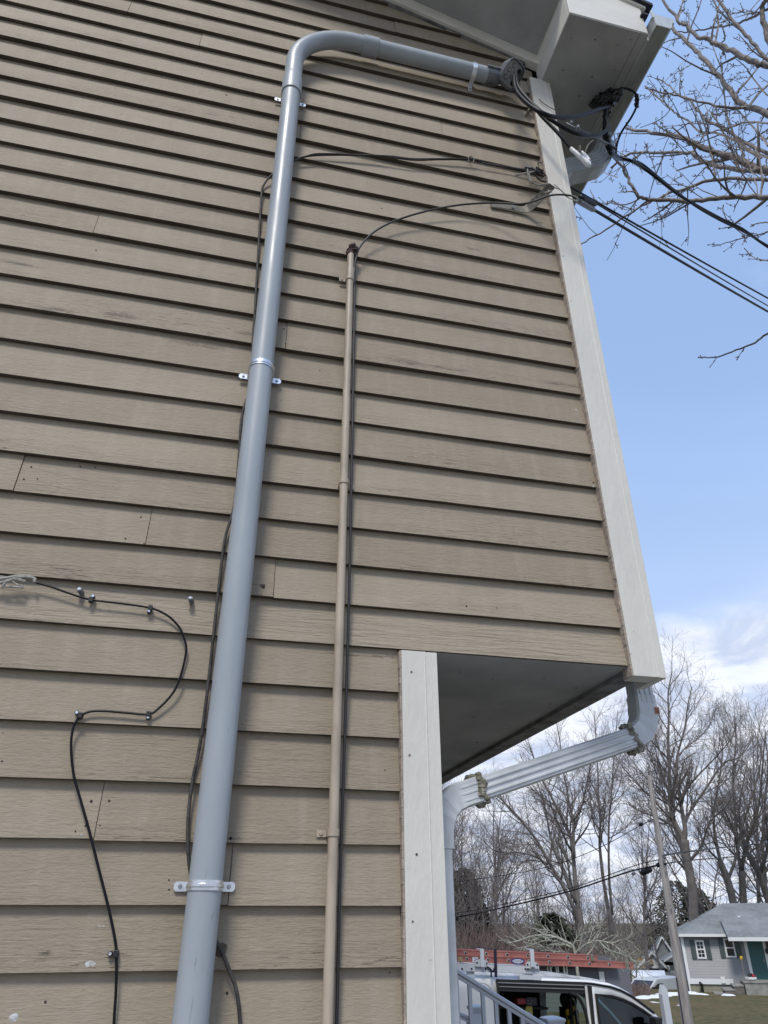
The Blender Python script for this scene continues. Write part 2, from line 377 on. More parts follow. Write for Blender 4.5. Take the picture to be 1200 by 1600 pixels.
# corner boards -----------------------------------------------------
def corner(zb, zt, x0, xm, x1, name, depth):
    b = MB(); y0 = -.021
    b.box((x0, y0, zb), (xm-.0015, .05, zt), 0)
    # tan-painted ragged strip on the side towards the clapboards
    r2 = random.Random(int(zb*10)); z = zb
    while z < zt:
        z2 = min(zt, z+r2.uniform(.02, .05)); d = r2.uniform(.004, .0095)
        b.box((x0-.0045-r2.uniform(0, .0025), y0+.0035, z), (x0-.0003, .04, z2), 1); z = z2
    b.box((xm-.0035, y0-.0016, zb), (xm+.0015, y0+.012, zt), 2)  # slightly paler raised line where the two boards meet
    b.box((xm+.0015, y0+.003, zb-.0), (x1, depth, zt), 0)
    return b.build(name, [M['trim'], M['caulk'], M['edgewhite']], house, bevel=.002)
corner(.30, ZOV-.010, XLO+.006, .678, .722, 'corner_board', .13)
corner(ZOV-.041, 6.095, XUP+.0, 1.552, 1.584, 'corner_board', .135)
for px, py in [(643, 1050), (651, 1335), (640, 1180), (672, 1498), (645, 1440), (900, 640), (893, 470), (927, 760), (962, 905), (948, 800), (990, 985), (985, 1020), (855, 180), (838, 150), (880, 400)]:
    p = at(px, py, Y=-.0215); b = MB(); b.cyl((p.x, -.0195, p.z), (p.x, -.0222, p.z), rnd.choice([.0028, .0036]), 8); b.build('nail_head', M['scar'] if rnd.random() < .5 else M['trim'], house)
for X_, Z_, pts_ in [(0, ZOV-.0016, [(720, 1050), (770, 1062), (850, 1060), (900, 1075), (740, 1120), (790, 1130), (745, 1160), (766, 1123), (860, 1100)]), (0, 6.0895, [(893, 60), (930, 62), (965, 70), (985, 62), (880, 110), (925, 120), (960, 110), (905, 150), (870, 150)])]:
    for px, py in pts_:
        p = at(px, py, Z=Z_); b = MB(); b.cyl((p.x, p.y, Z_+.001), (p.x, p.y, Z_-.0006), rnd.choice([.0035, .005]), 8); b.build('nail_head', M['scar'], house)
# soffit under the overhang, with its dark edge batten
s_ = MB(); s_.box((.70, .012, ZOV-.0015), (1.49, 1.219, ZOV+.009)); s_.box((.70, 1.2215, ZOV-.0005), (1.49, YB-.02, ZOV+.0095)); s_.build('overhang_soffit', M['soffit'], house)
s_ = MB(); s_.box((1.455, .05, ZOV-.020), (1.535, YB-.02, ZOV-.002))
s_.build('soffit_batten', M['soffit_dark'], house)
# front walls (face the porch and street)
fw = MB()
for zk in [ZOV+E_*i for i in range(24)]:
    if zk < 6.05: fw.add([(1.535, .13, zk), (1.535, YB, zk), (1.52, YB, zk+E_), (1.52, .13, zk+E_), (1.50, .13, zk), (1.50, YB, zk)], [(0, 1, 2, 3), (4, 5, 1, 0)], 0)
for zk in [.32+E_*i for i in range(14)]:
    fw.add([(.735, .125, zk), (.735, YB, zk), (.72, YB, min(zk+E_, ZOV)), (.72, .125, min(zk+E_, ZOV)), (.69, .13, zk), (.69, YB, zk)], [(0, 1, 2, 3), (4, 5, 1, 0)], 0)
fw.build('front_siding', M['siding'], house)
# eave box at the gable end ------------------------------------------
ZE, OV = 6.09, -.405
eb = MB()
sl_ = .336
def zr(x, d=0): return 6.259 + d - (x-1.524)*sl_           # rake line on the wall
bx0, bx1 = 1.530, 2.020
topz = lambda x: zr(x, .30)
eb.prism([(bx0, ZE+.008), (bx1, ZE+.008), (bx1, topz(bx1)), (bx0, topz(bx0))], OV, OV+.02, 'y')           # end face
eb.box((bx0-.0, OV+.02, ZE+.008), (bx0+.018, .022, topz(bx0)-.02))                                        # face turned to the gable
eb.build('eave_return', M['trim_h'], house, bevel=.002)
eb = MB(); eb.box((bx0+.004, OV+.004, ZE), (1.9715, YB, ZE+.0075)); eb.box((1.975, OV+.004, ZE+.002), (bx1+.004, YB, ZE+.0075))
eb.build('eave_soffit', M['soffit'], house)
eb = MB(); eb.box((bx1+.002, OV+.03, ZE-.004), (bx1+.022, YB, ZE+.16)); eb.build('fascia', M['soffit'], house)
# gutter: K-style trough
g = MB()
gp = [(bx1+.024, ZE+.012), (bx1+.11, ZE+.012), (bx1+.125, ZE+.03), (bx1+.135, ZE+.075), (bx1+.152, ZE+.095), (bx1+.155, ZE+.125), (bx1+.148, ZE+.125), (bx1+.144, ZE+.1),
      (bx1+.128, ZE+.08), (bx1+.118, ZE+.035), (bx1+.106, ZE+.018), (bx1+.030, ZE+.018), (bx1+.030, ZE+.125), (bx1+.024, ZE+.125)]
g.prism(gp, OV-.045, YB, 'y'); gut = g.build('gutter', [M['gutter']], house)
g = MB(); g.prism([(bx1+.024, ZE+.010), (bx1+.11, ZE+.010), (bx1+.127, ZE+.03), (bx1+.137, ZE+.075), (bx1+.154, ZE+.095), (bx1+.157, ZE+.127), (bx1+.022, ZE+.127)], OV-.052, OV-.046, 'y')
g.box((bx1+.012, OV-.054, ZE+.085), (bx1+.028, OV-.046, ZE+.155)); g.box((bx1+.137, OV-.046, ZE+.097), (bx1+.160, OV+.1, ZE+.131))
g.build('end_cap', M['gutter_white'], gut)
# frieze board and rake soffit on the gable
fr = MB()
def rp(x, d, y): return (x, y, zr(x, d))
xa, xb = XL, 1.535
def slab(b, d0, d1, y0, y1, mi=0, xa=xa, xb=xb):
    b.add([rp(xa, d0, y0), rp(xb, d0, y0), rp(xb, d0, y1), rp(xa, d0, y1), rp(xa, d1, y0), rp(xb, d1, y0), rp(xb, d1, y1), rp(xa, d1, y1)],
          [(0, 3, 2, 1), (4, 5, 6, 7), (0, 1, 5, 4), (1, 2, 6, 5), (2, 3, 7, 6), (3, 0, 4, 7)], mi)
slab(fr, 0, .10, -.022, .026); fr.build('frieze_board', M['trim_h'], house, bevel=.002)
fr = MB(); slab(fr, -.012, .0, -.004, .026, xb=1.449); fr.build('frieze_shadow_strip', M['soffit_dark'], house)  # dark strip stands in for the shade under the frieze board
fr = MB(); slab(fr, .10, .115, OV+.021, .03, xb=1.529); fr.build('rake_soffit', M['soffit'], house)
fr = MB(); slab(fr, .10, .275, OV, OV+.02, xb=1.529); fr.build('rake_fascia', M['trim_h'], house)
rf = MB(); slab(rf, .302, .33, OV-.03, YB+.3, xb=2.09); rf.box((bx1-.02, OV-.024, ZE+.165), (bx1+.02, OV+.2, ZE+.185), 0); rf.build('roof', M['shingle'], house)
rf = MB(); slab(rf, .276, .3, OV-.012, OV+.03, xb=2.05); rf.build('drip_edge', M['trim_h'], house)
# small scar in the rake soffit
p = at(710, 12, Y=-.2); s_ = MB(); s_.ball((p.x, -.2, zr(p.x, .098)), .012, 7, 5, sc_=(1, 1, .4), jit=.3, rnd=rnd); s_.build('soffit_hole', M['hole'], house)
# downspouts -----------------------------------------------------------
def spout(path, w=.078, d=.068, ribs=3, name='downspout', parent=house, m=None, crimps=()):
    """rectangular corrugated pipe along a path lying in a plane y = const; visible face has ribs"""
    b = MB(); P = [Vector(p) for p in path]; m_ = len(P)
    prof = []
    hw, hd = w/2, d/2
    # profile in (n, y): n = in-plane normal, y = depth; front face carries ribs
    prof.append((-hw, hd)); prof.append((-hw, -hd*.7)); prof.append((-hw*.86, -hd))
    for i in range(ribs):
        c = -hw*.55 + (w*.55)*i/(ribs-1) if ribs > 1 else 0
        q = w*.055
        prof += [(c-q*1.3, -hd), (c-q*.6, -hd-.005), (c+q*.6, -hd-.005), (c+q*1.3, -hd)]
    prof += [(hw*.86, -hd), (hw, -hd*.7), (hw, hd)]
    n = len(prof); vs = []
    for i in range(m_):
        t = (P[min(i+1, m_-1)]-P[max(i-1, 0)]).normalized(); nn = t.cross(Vector((0, 1, 0))).normalized()
        s = 1.0 + (.05 if i in crimps else 0)
        for a, c in prof: vs.append(P[i] + nn*a*s + Vector((0, 1, 0))*c*s)
    fs = [(i*n+j, i*n+(j+1) % n, (i+1)*n+(j+1) % n, (i+1)*n+j) for i in range(m_-1) for j in range(n)]
    fs += [tuple(range(n)), tuple((m_-1)*n+j for j in range(n-1, -1, -1))]
    b.add(vs, fs); return b.build(name, m or M['downspout'], parent)
YD = .215
pT = at(1017, 1140, Y=YD-.034); pB = at(742, 1232, Y=YD-.034)
xu, xl = at(1009, 1085, Y=YD-.034).x, .779
def arc(c0, c1, c2, n=7):
    c0, c1, c2 = map(Vector, (c0, c1, c2)); return [(1-t)**2*c0 + 2*t*(1-t)*c1 + t*t*c2 for t in [i/n for i in range(n+1)]]
zu = at(1015, 1118, Y=YD-.034).z
A0 = Vector((xu, YD, zu+.05)); A1 = Vector((xu+.012, YD, pT.z-.0)); dirS = (Vector((pB.x, YD, pB.z))-Vector((pT.x, YD, pT.z))).normalized()
ds = spout([(xu-.01, YD, 5.35), A0], ribs=3)
C1 = Vector((xu+.004, YD, pT.z-.004)); S0 = C1 + dirS*.085
spout([A0+Vector((0, 0, .03))]+arc(A0, C1, S0), w=.085, d=.074, ribs=0, name='elbow', parent=ds, crimps=(2, 4, 6))
kx = (xl-C1.x)/dirS.x; C2 = C1 + dirS*kx; S1 = C2 - dirS*.09
spout([S0-dirS*.02, S1+dirS*.02], name='slanting_section', parent=ds)
spout([C2-dirS*.15]+arc(S1, C2, C2+Vector((0, 0, -.11)), 8)+[C2+Vector((0, 0, -.14))], w=.086, d=.074, ribs=0, name='elbow', parent=ds, crimps=(2, 4, 6))
lo = spout([C2+Vector((0, 0, -.10)), (xl, YD, .05)], ribs=0, name='lower_section', parent=ds, w=.070)
# putty on the joints
def putty(c, t, name='seal', w=.094, d=.082, seed=1):
    b = MB(); r2 = random.Random(seed); n_ = Vector(t).cross(Vector((0, 1, 0))).normalized(); t = Vector(t).normalized()
    for i in range(26):
        a = 2*math.pi*i/26; ca, sa = math.cos(a), math.sin(a); m_ = max(abs(ca), abs(sa))
        q = Vector(c) + n_*(ca/m_*w/2*.98) + Vector((0, 1, 0))*(sa/m_*d/2*.98) + t*r2.uniform(-.013, .013)
        b.ball(q, r2.uniform(.006, .013), 7, 5, sc_=(1.4, .6, 1), jit=.3, rnd=r2)
    return b.build(name, M['seal'], ds)
putty(C2-dirS*.155, dirS, seed=2); putty(S0+dirS*.004, dirS, seed=3)
b = MB(); q = at(1027, 1110, Y=YD-.041); b.box((q.x-.010, q.y-.002, q.z-.012), (q.x-.003, q.y, q.z+.012)); b.box((q.x+.0, q.y-.002, q.z-.012), (q.x+.007, q.y, q.z+.012))
b.build('rust_patch', mat('rust_orange', (.30, .11, .05), .8, var=.4, vscale=60), ds)
# upper run from the gutter back to the wall
M['ds_grey'] = mat('dulled_downspout', (.36, .385, .40), .4, var=.2, vscale=7)
gpts = [at(x, y, Y=.27) for x, y in ((941, 226), (940, 238), (936, 250), (926, 259), (912, 263), (895, 266), (878, 270), (868, 276))]
spout(gpts, name='gutter_offset', parent=ds, w=.135, d=.10, ribs=4, m=M['ds_grey'])
spout([gpts[-2], Vector((xu+.02, .24, gpts[-1].z-.25)), Vector((xu-.01, YD, 5.30))], name='wall_elbow', parent=ds, w=.08, ribs=0)
# ================================================================== PIPES ON THE WALL
YP, RP = -.066, .0445
RX = .0445
conduit = empty('service_conduit', (.04, 0, 0), 'thick grey plastic conduit running up the clapboards and bending right near the eave', 'pipe')
pz = [at(x, y, Y=YP) for x, y in [(300, 1600), (316, 1430), (343, 1130), (372, 860), (410, 560), (452, 130)]]
def px_at(z):     # centre line leans a touch
    return .036 + (z-1.45)*.0040
b = MB(); zs = [0.0, 1.5, 3, 4.2, 5.3]
b.tube([(px_at(z), YP, z) for z in zs], RP, 40, True); b.build('pipe', M['pvc'], conduit, smooth=True)
xt = px_at(5.3)
E0 = Vector((xt, YP, 5.20)); RB = .33
hz = at(650, 92, Y=YP); hz2 = at(770, 116, Y=YP)
# elbow: straight socket, sweep, straight
cx_, cz_ = xt+RB, 5.58
HZ = cz_+RB
sw = [Vector((cx_-RB*math.cos(a), YP, cz_+RB*math.sin(a))) for a in [math.pi/2*i/20 for i in range(21)]]
RE = .0455
b = MB(); pts = [Vector((xt, YP, 5.30)), Vector((xt, YP, 5.42)), Vector((xt, YP, 5.425)), Vector((xt, YP, 5.445)), Vector((xt, YP, 5.47))]+sw+[Vector((cx_+.10, YP, HZ))]
rr = [.0505, .0505, .0500, .0465, RE]+[RE]*22
b.tube(pts, rr, 40, True); b.build('elbow', M['pvc'], conduit, smooth=True, angle=60)
b = MB(); b.tube([(cx_+.03, YP, HZ), (cx_+.032, YP, HZ), (cx_+.118, YP, HZ), (cx_+.120, YP, HZ)], [.047, .0515, .0515, .047], 40); b.build('coupling', M['pvc'], conduit, smooth=True)
HX1 = at(781, 118, Y=YP).x
b = MB(); b.tube([(cx_+.08, YP, HZ), (HX1-.045, YP, HZ)], RP, 40); b.build('pipe', M['pvc'], conduit, smooth=True)
def strap(c, axis, rp=.0445, ends=(1, 1), w=.024, label=None, tabs=.034, lower_tab=0.):
    """pipe strap: raised rib band round the front of the pipe with two drilled tabs; axis 'z' or 'x' = run of the pipe"""
    b = MB(); c = Vector(c); yb = -c.y      # distance to wall plane
    n = 24; prof = [(-w/2, 0), (-w/2, .0022), (-w*.2, .0022), (-w*.13, .0052), (w*.13, .0052), (w*.2, .0022), (w/2, .0022), (w/2, 0)]
    if axis == 'z': T = Vector((0, 0, 1)); S = Vector((1, 0, 0))
    else: T = Vector((1, 0, 0)); S = Vector((0, 0, 1))
    O = Vector((0, -1, 0)); wall = Vector((0, -c.y-.003, 0))
    path = []
    yw = .001
    for i in range(n+1):
        a = math.pi*i/n; path.append((c + S*(math.cos(a)*rp) + O*(math.sin(a)*rp), S*math.cos(a)+O*math.sin(a)))
    # legs to the wall
    path = [(Vector((c.x, yw, c.z)) + S*rp, S)] + path + [(Vector((c.x, yw, c.z)) - S*rp, -S)]
    vs = []; k = len(prof)
    for p, nn in path:
        for a, h in prof: vs.append(p + T*a + nn*h)
    fs = [(i*k+j, i*k+(j+1) % k, (i+1)*k+(j+1) % k, (i+1)*k+j) for i in range(len(path)-1) for j in range(k)]
    b.add(vs, fs)
    o = None
    for s in (1, -1):
        if s > 0 and not ends[0]: continue
        if s < 0 and not ends[1]: continue
        a0 = Vector((c.x, 0, c.z)) + S*s*(rp+.001); a1 = a0 + S*s*tabs
        # tab plate with clipped outer corners
        q = [a0-T*w/2, a1-T*w/2-S*s*.006, a1-T*(w/2-.006), a1+T*(w/2-.006), a1+T*w/2-S*s*.006, a0+T*w/2]
        b.add([v+Vector((0, -.0045, 0)) for v in q]+[v+Vector((0, -.0015, 0)) for v in q], [tuple(range(6)), tuple(range(11, 5, -1))]+[(i, 6+i, 6+(i+1) % 6, (i+1) % 6) for i in range(6)])
    o = b.build('strap', M['zinc'], conduit)
    for s in (1, -1):
        if (s > 0 and not ends[0]) or (s < 0 and not ends[1]): continue
        p = Vector((c.x, 0, c.z)) + S*s*(rp+tabs*.56)
        q = MB(); q.tube([p+Vector((0, -.004, 0)), p+Vector((0, -.0055, 0)), p+Vector((0, -.0056, 0)), p+Vector((0, -.0095, 0))], [.0062, .0062, .0042, .0038], 6); q.build('screw', M['screw'], o)
    return o
for px, py, tb in [(319, 1383, .036), (409, 565, .036), (452, 128, .034)]:
    p = at(px, py, Y=YP-RP*.9)
    z = p.z
    strap((px_at(z), YP, z), 'z', rp=.0448 if py > 200 else .0452, tabs=tb)
ps = at(745, 118, Y=YP-RP)
strap((ps.x, YP, HZ), 'x', rp=.0448, ends=(0, 1), w=.026, tabs=.045)
# service head
hc = Vector((at(796, 117, Y=YP).x, YP, HZ))
hd = MB(); L0 = HX1-.085
hd.tube([(L0, YP, HZ), (L0+.060, YP, HZ), (L0+.085, YP-.004, HZ+.012)], [.0475, .0475, .034], 24)                                            # collar
hd.box((L0-.01, YP-.058, HZ-.004), (L0+.09, YP-.044, HZ+.004))                                  # clamp ears
hd.box((L0-.01, YP+.040, HZ-.004), (L0+.06, YP+.056, HZ+.004))
head = hd.build('service_head', M['castal'], conduit, smooth=True)
# hood: flattened dome leaning down over a knock-out plate
fx = L0+.055
hb = MB(); n = 22; rings = []
Nrm = Vector((.30, -.50, -.81)).normalized()       # the plate looks out and down
U_ = -Nrm.cross(Vector((0, 0, 1))).normalized(); V_ = Nrm.cross(U_).normalized()
hc = at(799, 116, Y=YP-.045)
prof = [(-.095, .38), (-.088, .62), (-.060, .90), (-.02, 1.02), (.016, 1.10), (.018, 1.03), (.004, .97)]
vs = []
for d_, s_ in prof:
    for i in range(n):
        a = 2*math.pi*i/n; ca, sa = math.cos(a), math.sin(a)
        sq = 1/(abs(ca)**4+abs(sa)**4)**.25
        vs.append(hc + Nrm*d_ + U_*(ca*sq*.060*s_) + V_*(sa*sq*.068*s_))
fs = [(i*n+j, i*n+(j+1) % n, (i+1)*n+(j+1) % n, (i+1)*n+j) for i in range(len(prof)-1) for j in range(n)]
fs.append(tuple(range(n-1, -1, -1))); hb.add(vs, fs); hb.build('hood', M['castal'], head, smooth=True, angle=45)
pl = MB(); vs = []
for d_ in (.000, .008):
    for i in range(n):
        a = 2*math.pi*i/n; ca, sa = math.cos(a), math.sin(a); sq = 1/(abs(ca)**4+abs(sa)**4)**.25
        vs.append(hc + Nrm*d_ + U_*(ca*sq*.057) + V_*(sa*sq*.0645))
pl.add(vs, [tuple(range(n, 2*n)), tuple(range(n-1, -1, -1))]+[(i, (i+1) % n, n+(i+1) % n, n+i) for i in range(n)])
for (u, v, r_, hole) in [(-.026, -.034, .0150, 0), (-.030, .006, .0135, 0), (-.018, .040, .0135, 0), (.002, -.012, .010, 0), (.006, .022, .010, 0), (.034, -.030, .0155, 1), (.038, .006, .0150, 1), (.030, .038, .0150, 1)]:
    c = hc + Nrm*.008 + U_*u + V_*v
    pl.tube([c, c+Nrm*.0012], r_, 18, True, mi=1)
    if not hole: pl.tube([c+Nrm*.0013, c+Nrm*.0032], r_*.80, 16, True, mi=0)
pl.build('knockout_plate', [M['plate'], M['castdark']], head)
HOLES = [hc + Nrm*.008 + U_*.034 + V_*s_ for s_ in (-.030, .006, .038)]
# ---------------------------------------------------------------- thin conduit
def tube_thing(name, pts, r, m, label, cat, group=None, n=8, sp=6, up=None):
    b = MB(); P = spline(pts, sp) if sp else pts; b.tube(P, r, n); o = b.build(name, m, smooth=True, angle=60); return tag(o, label, cat, group)
tcx = lambda z: .383 + (z-1.5)*.0012
YT = -.030
tcond = empty('metal_conduit', (.383, 0, 0), 'thin tan painted metal conduit standing upright on the clapboards, plugged with brown putty', 'pipe')
ztop = at(547, 398, Y=YT).z
b = MB(); b.tube([(tcx(z), YT, z) for z in (0, 1.5, 3, ztop)], .0150, 20); b.build('pipe', M['conduit'], tcond, smooth=True)
b = MB(); zc2 = at(546, 425, Y=YT).z; b.tube([(tcx(zc2), YT, zc2-.055), (tcx(zc2), YT, zc2-.053), (tcx(zc2), YT, zc2+.02), (tcx(zc2), YT, zc2+.022)], [.016, .0185, .0185, .016], 20); b.build('coupling', M['conduit'], tcond, smooth=True)
b = MB(); r2 = random.Random(3); pt = Vector((tcx(ztop), YT, ztop))
for i in range(9): b.ball(pt+Vector((r2.uniform(-.006, .016), r2.uniform(-.01, .008), .004+i*.0052)), r2.uniform(.013, .021), 9, 7, jit=.22, rnd=r2)
b.build('putty_plug', M['putty'], tcond, smooth=True)
for px, py, s in [(540, 426, -1), (540, 750, 1), (516, 1300, -1)]:
    z = at(px, py, Y=YT-.015).z; x = tcx(z); b = MB()
    n = 16; path = [(Vector((x+.0155*s*-1, -.001, z)))] + [Vector((x-s*.0158*math.cos(a), YT-.0158*math.sin(a), z)) for a in [math.pi*i/n for i in range(n+1)]] + [Vector((x+s*.0155, -.001, z))]
    b.tube(path, .0095, 6, True, flat=.18, up=(1, 0, 0)) if False else None
    k = [(-.010, 0), (-.010, .0018), (.010, .0018), (.010, 0)]
    vs = []
    for i, p in enumerate(path):
        nn = (p-Vector((x, YT, z))).normalized()
        for a, h in k: vs.append(p+Vector((0, 0, a))+nn*(h+.0004))
    b.add(vs, [(i*4+j, i*4+(j+1) % 4, (i+1)*4+(j+1) % 4, (i+1)*4+j) for i in range(len(path)-1) for j in range(4)])
    xa_, xb_ = sorted((x+s*.0150, x+s*.044)); b.box((xa_, -.0035, z-.010), (xb_, -.0005, z+.010))
    so_ = b.build('strap', M['conduit'], tcond)
    q = MB(); q.tube([(x+s*.032, -.003, z), (x+s*.032, -.0065, z)], [.007, .005], 8); q.build('screw', M['conduit'], so_)
# ---------------------------------------------------------------- wires
def P_(lst, Y=-.008): return [at(q[0], q[1], Y=(q[2] if len(q) > 2 else Y)) for q in lst]
tube_thing('coax_cable', P_([(900, 312, -.16), (893, 306, -.17), (862, 305, -.16), (820, 318, -.11), (770, 317, -.05), (720, 320, -.03), (670, 329, -.03), (620, 344, -.03), (585, 362, -.035), (563, 385, -.035), (556, 405, -.03), (554, 430, -.024),
            (553, 520, -.02), (551, 640, -.02), (548, 800, -.02), (546, 900, -.02), (542, 1050, -.02), (537, 1200, -.02), (531, 1380, -.02), (526, 1600, -.02), (522, 1750, -.02)]), .0048, M['coax'],
           'black coaxial cable arching down from the drop bracket and running beside the thin tan conduit', 'cable')
tube_thing('telephone_cable', P_([(850, 276, -.02), (835, 268, -.02), (800, 262, -.012), (760, 256, -.012), (736, 250, -.014), (690, 249, -.014), (650, 250, -.014), (620, 247, -.014), (580, 243, -.012), (530, 242, -.012), (490, 243, -.012), (470, 247, -.012),
            (440, 262, -.014), (424, 274, -.014), (414, 286, -.010), (409, 300, -.010), (406, 350, -.008), (402, 420, -.008), (398, 490, -.008), (395, 530, -.008), (392, 600, -.008), (378, 650, -.01), (373, 720, -.01), (366, 790, -.01), (352, 840, -.01),
            (344, 900, -.01), (335, 980, -.01), (324, 1080, -.01), (313, 1160, -.01), (300, 1225, -.01), (294, 1280, -.012), (294, 1330, -.012), (299, 1370, -.012), (315, 1430, -.012), (343, 1480, -.012), (358, 1515, -.012), (370, 1550, -.014), (375, 1600, -.014), (375, 1680, -.014)]), .0050, M['oldcable'],
           'dark weathered cable snaking behind the thick grey conduit and across to the eave corner', 'cable')
tube_thing('telephone_cable', P_([(848, 270, -.025), (820, 266, -.016), (780, 258, -.012), (738, 249, -.02), (690, 248, -.018), (645, 248, -.018), (610, 244, -.018), (560, 242, -.017), (500, 240, -.018), (478, 244, -.016), (458, 251, -.014), (440, 266, -.012)]), .0036, M['coax'],
           'shorter black wire tied along the top of the dark weathered cable', 'cable')
# ring hook
b = MB(); c = at(736, 249, Y=-.02); b.tube([c+Vector((.016*math.cos(a), -.004*math.sin(a), .022*math.sin(a))) for a in [R(-60+15*i) for i in range(20)]], .0026, 7)
b.cyl(c+Vector((0, 0, .02)), c+Vector((.004, .03, .03)), .0026, 6)
tag(b.build('ring_hook', M['galv'], smooth=True), 'small bent wire ring hook holding two black cables against the clapboards', 'hook')
# left thin cable with clips
lc = empty('thin_cable', at(180, 1500, Y=0), 'thin black cable clipped in an S curve on the clapboards at the left edge', 'cable')
def child_local(b, name, m, par, **k):
    return b.build(name, m, par, **k)
pl_ = [(52, 909), (80, 917), (108, 927), (142, 937), (190, 943), (235, 950), (262, 962), (280, 980), (287, 996), (291, 1015), (284, 1050), (272, 1080), (250, 1105), (232, 1116), (200, 1114), (165, 1111), (140, 1112), (125, 1120), (115, 1136), (111, 1165), (115, 1210), (126, 1250), (140, 1300), (155, 1360), (170, 1420), (180, 1470), (182, 1500), (181, 1550), (178, 1600), (176, 1680)]
b = MB(); b.tube(spline(P_(pl_, -.0085), 6), .0036, 8); child_local(b, 'wire', M['cable'], lc, smooth=True)
for px, py, dx, dz in [(142, 937, .004, .012), (235, 950, -.003, -.011), (232, 1116, .0, -.009), (125, 1118, -.010, .008), (181, 1490, -.014, -.0)]:
    p = at(px, py, Y=-.0085); b = MB(); b.box((p.x-.0065, -.0155, p.z-.008), (p.x+.0065, .004, p.z+.008)); b.tube([(p.x+dx, -.010, p.z+dz), (p.x+dx, .006, p.z+dz)], .0065, 8)
    o = child_local(b, 'clip', M['coax'], lc, bevel=.0015)
    q = MB(); q.cyl((p.x+dx, -.010, p.z+dz), (p.x+dx, -.0125, p.z+dz), .0042, 8); c_ = q.build('nail', M['zinc'], o)
# frayed end bundle
b = MB(); r2 = random.Random(8)
for pts, r_ in [([(-8, 912), (12, 908), (30, 902), (52, 903), (54, 910)], .005), ([(-8, 905), (10, 903), (30, 900), (50, 902)], .005), ([(8, 916), (20, 917), (37, 918)], .004), ([(4, 918), (10, 908), (26, 905), (40, 909)], .0045), ([(-4, 900), (14, 903), (24, 912), (36, 916)], .003)]:
    b.tube(spline(P_([(x, y, -.02) for x, y in pts]), 5), r_, 7)
tag(b.build('wire_bundle', M['greywire'], smooth=True), 'frayed bundle of grey wires bound at the left edge where the thin cable starts', 'wires')
for i, (px, py, lb) in enumerate([(124, 922, 'screw anchor left of the two, just above the thin black cable'), (297, 936, 'screw anchor between the thin cable and the thick grey conduit')]):
    p = at(px, py, Y=-.01); b = MB(); b.tube([(p.x+.006, .010, p.z-.003), (p.x, -.014, p.z)], [.0085, .0085], 10); b.tube([(p.x, -.0141, p.z), (p.x, -.018, p.z+.001)], [.0070, .006], 8); b.tube([(p.x, -.0181, p.z+.001), (p.x, -.020, p.z+.001)], [.0035, .0035], 8, mi=1)
    tag(b.build('screw_anchor', [M['castal'], M['zinc']]), 'grey '+lb, 'anchor', 'screw anchors in the wall')
# scars and holes
for px, py, rx, rz in [(345, 1488, .016, .022), (410, 917, .010, .012), (358, 1310, .012, .010)]:
    p = at(px, py, Y=.004); b = MB(); b.ball((p.x, .0055, p.z), 1, 12, 8, sc_=(rx, .004, rz), jit=.2, rnd=rnd); o = b.build('wood_scar', M['scar'], house)
    b = MB(); b.cyl((p.x+.004, .004, p.z), (p.x+.004, -.0005, p.z), .0045, 8); b.build('hole', M['castdark'], o)
for px, py, rx, rz in [(160, 1447, .016, .004), (142, 1508, .014, .010), (20, 1592, .012, .010), (127, 1305, .006, .003), (153, 1464, .002, .003)]:
    p = at(px, py, Y=.004); kk = [z for z in ZK if z <= p.z][-1]; yy = TB*(p.z-kk)/E_
    b = MB(); b.ball((p.x, yy+.0012, p.z), 1, 14, 6, sc_=(rx, .0022, rz), jit=.35, rnd=rnd); b.build('paint_scuff', M['scuff'], house)
# ---------------------------------------------------------------- drop bracket, service cables
def ribbon(b, pts, wv, th=.004):
    wv = Vector(wv); P = [Vector(p) for p in pts]; vs = []
    for i, p in enumerate(P):
        t = (P[min(i+1, len(P)-1)]-P[max(i-1, 0)]).normalized(); nn = t.cross(wv).normalized()
        vs += [p-wv/2-nn*th/2, p+wv/2-nn*th/2, p+wv/2+nn*th/2, p-wv/2+nn*th/2]
    b.add(vs, [(i*4+j, i*4+(j+1) % 4, (i+1)*4+(j+1) % 4, (i+1)*4+j) for i in range(len(P)-1) for j in range(4)]+[(3, 2, 1, 0), tuple(len(vs)-4+j for j in range(4))])
def band(b, top, bot, th=.004):
    T_, B_ = spline(top, 5), spline(bot, 5); n = len(T_); vs = []
    for i in range(n):
        t = (T_[min(i+1, n-1)]-T_[max(i-1, 0)]).normalized(); nn = t.cross(B_[i]-T_[i]).normalized()*th
        vs += [T_[i], B_[i], B_[i]+nn, T_[i]+nn]
    b.add(vs, [(i*4+j, i*4+(j+1) % 4, (i+1)*4+(j+1) % 4, (i+1)*4+j) for i in range(n-1) for j in range(4)]+[(3, 2, 1, 0), tuple(4*n-4+j for j in range(4))])
br = MB()
band(br, [at(765, 315, Y=-.004), at(795, 319, Y=-.005), at(818, 322, Y=-.010), at(829, 313, Y=-.04), at(858, 286, Y=-.15)], [at(768, 323, Y=-.004), at(797, 327, Y=-.005), at(822, 332, Y=-.010), at(836, 324, Y=-.045), at(868, 293, Y=-.15)])
brk = tag(br.build('drop_bracket', mat('olive_grey_bracket', (.15, .138, .108), .55, metal=.2, var=.35, vscale=25, bump=.15)), 'bent flat metal bracket screwed to the clapboards, holding the overhead drop wires', 'bracket')
b = MB(); pb = at(853, 302, Y=-.125); b.tube([pb+Vector((-.004, 0, 0)), pb+Vector((.022, -.02, -.004))], .006, 8); b.tube([pb+Vector((.008, -.008, 0)), pb+Vector((.014, -.012, 0))], .011, 6); b.build('bolt', M['galv'], brk)
b = MB(); pb = at(801, 326, Y=-.006); b.tube([pb, pb+Vector((0, -.012, 0))], .006, 6); b.build('screw', M['screw'], brk)
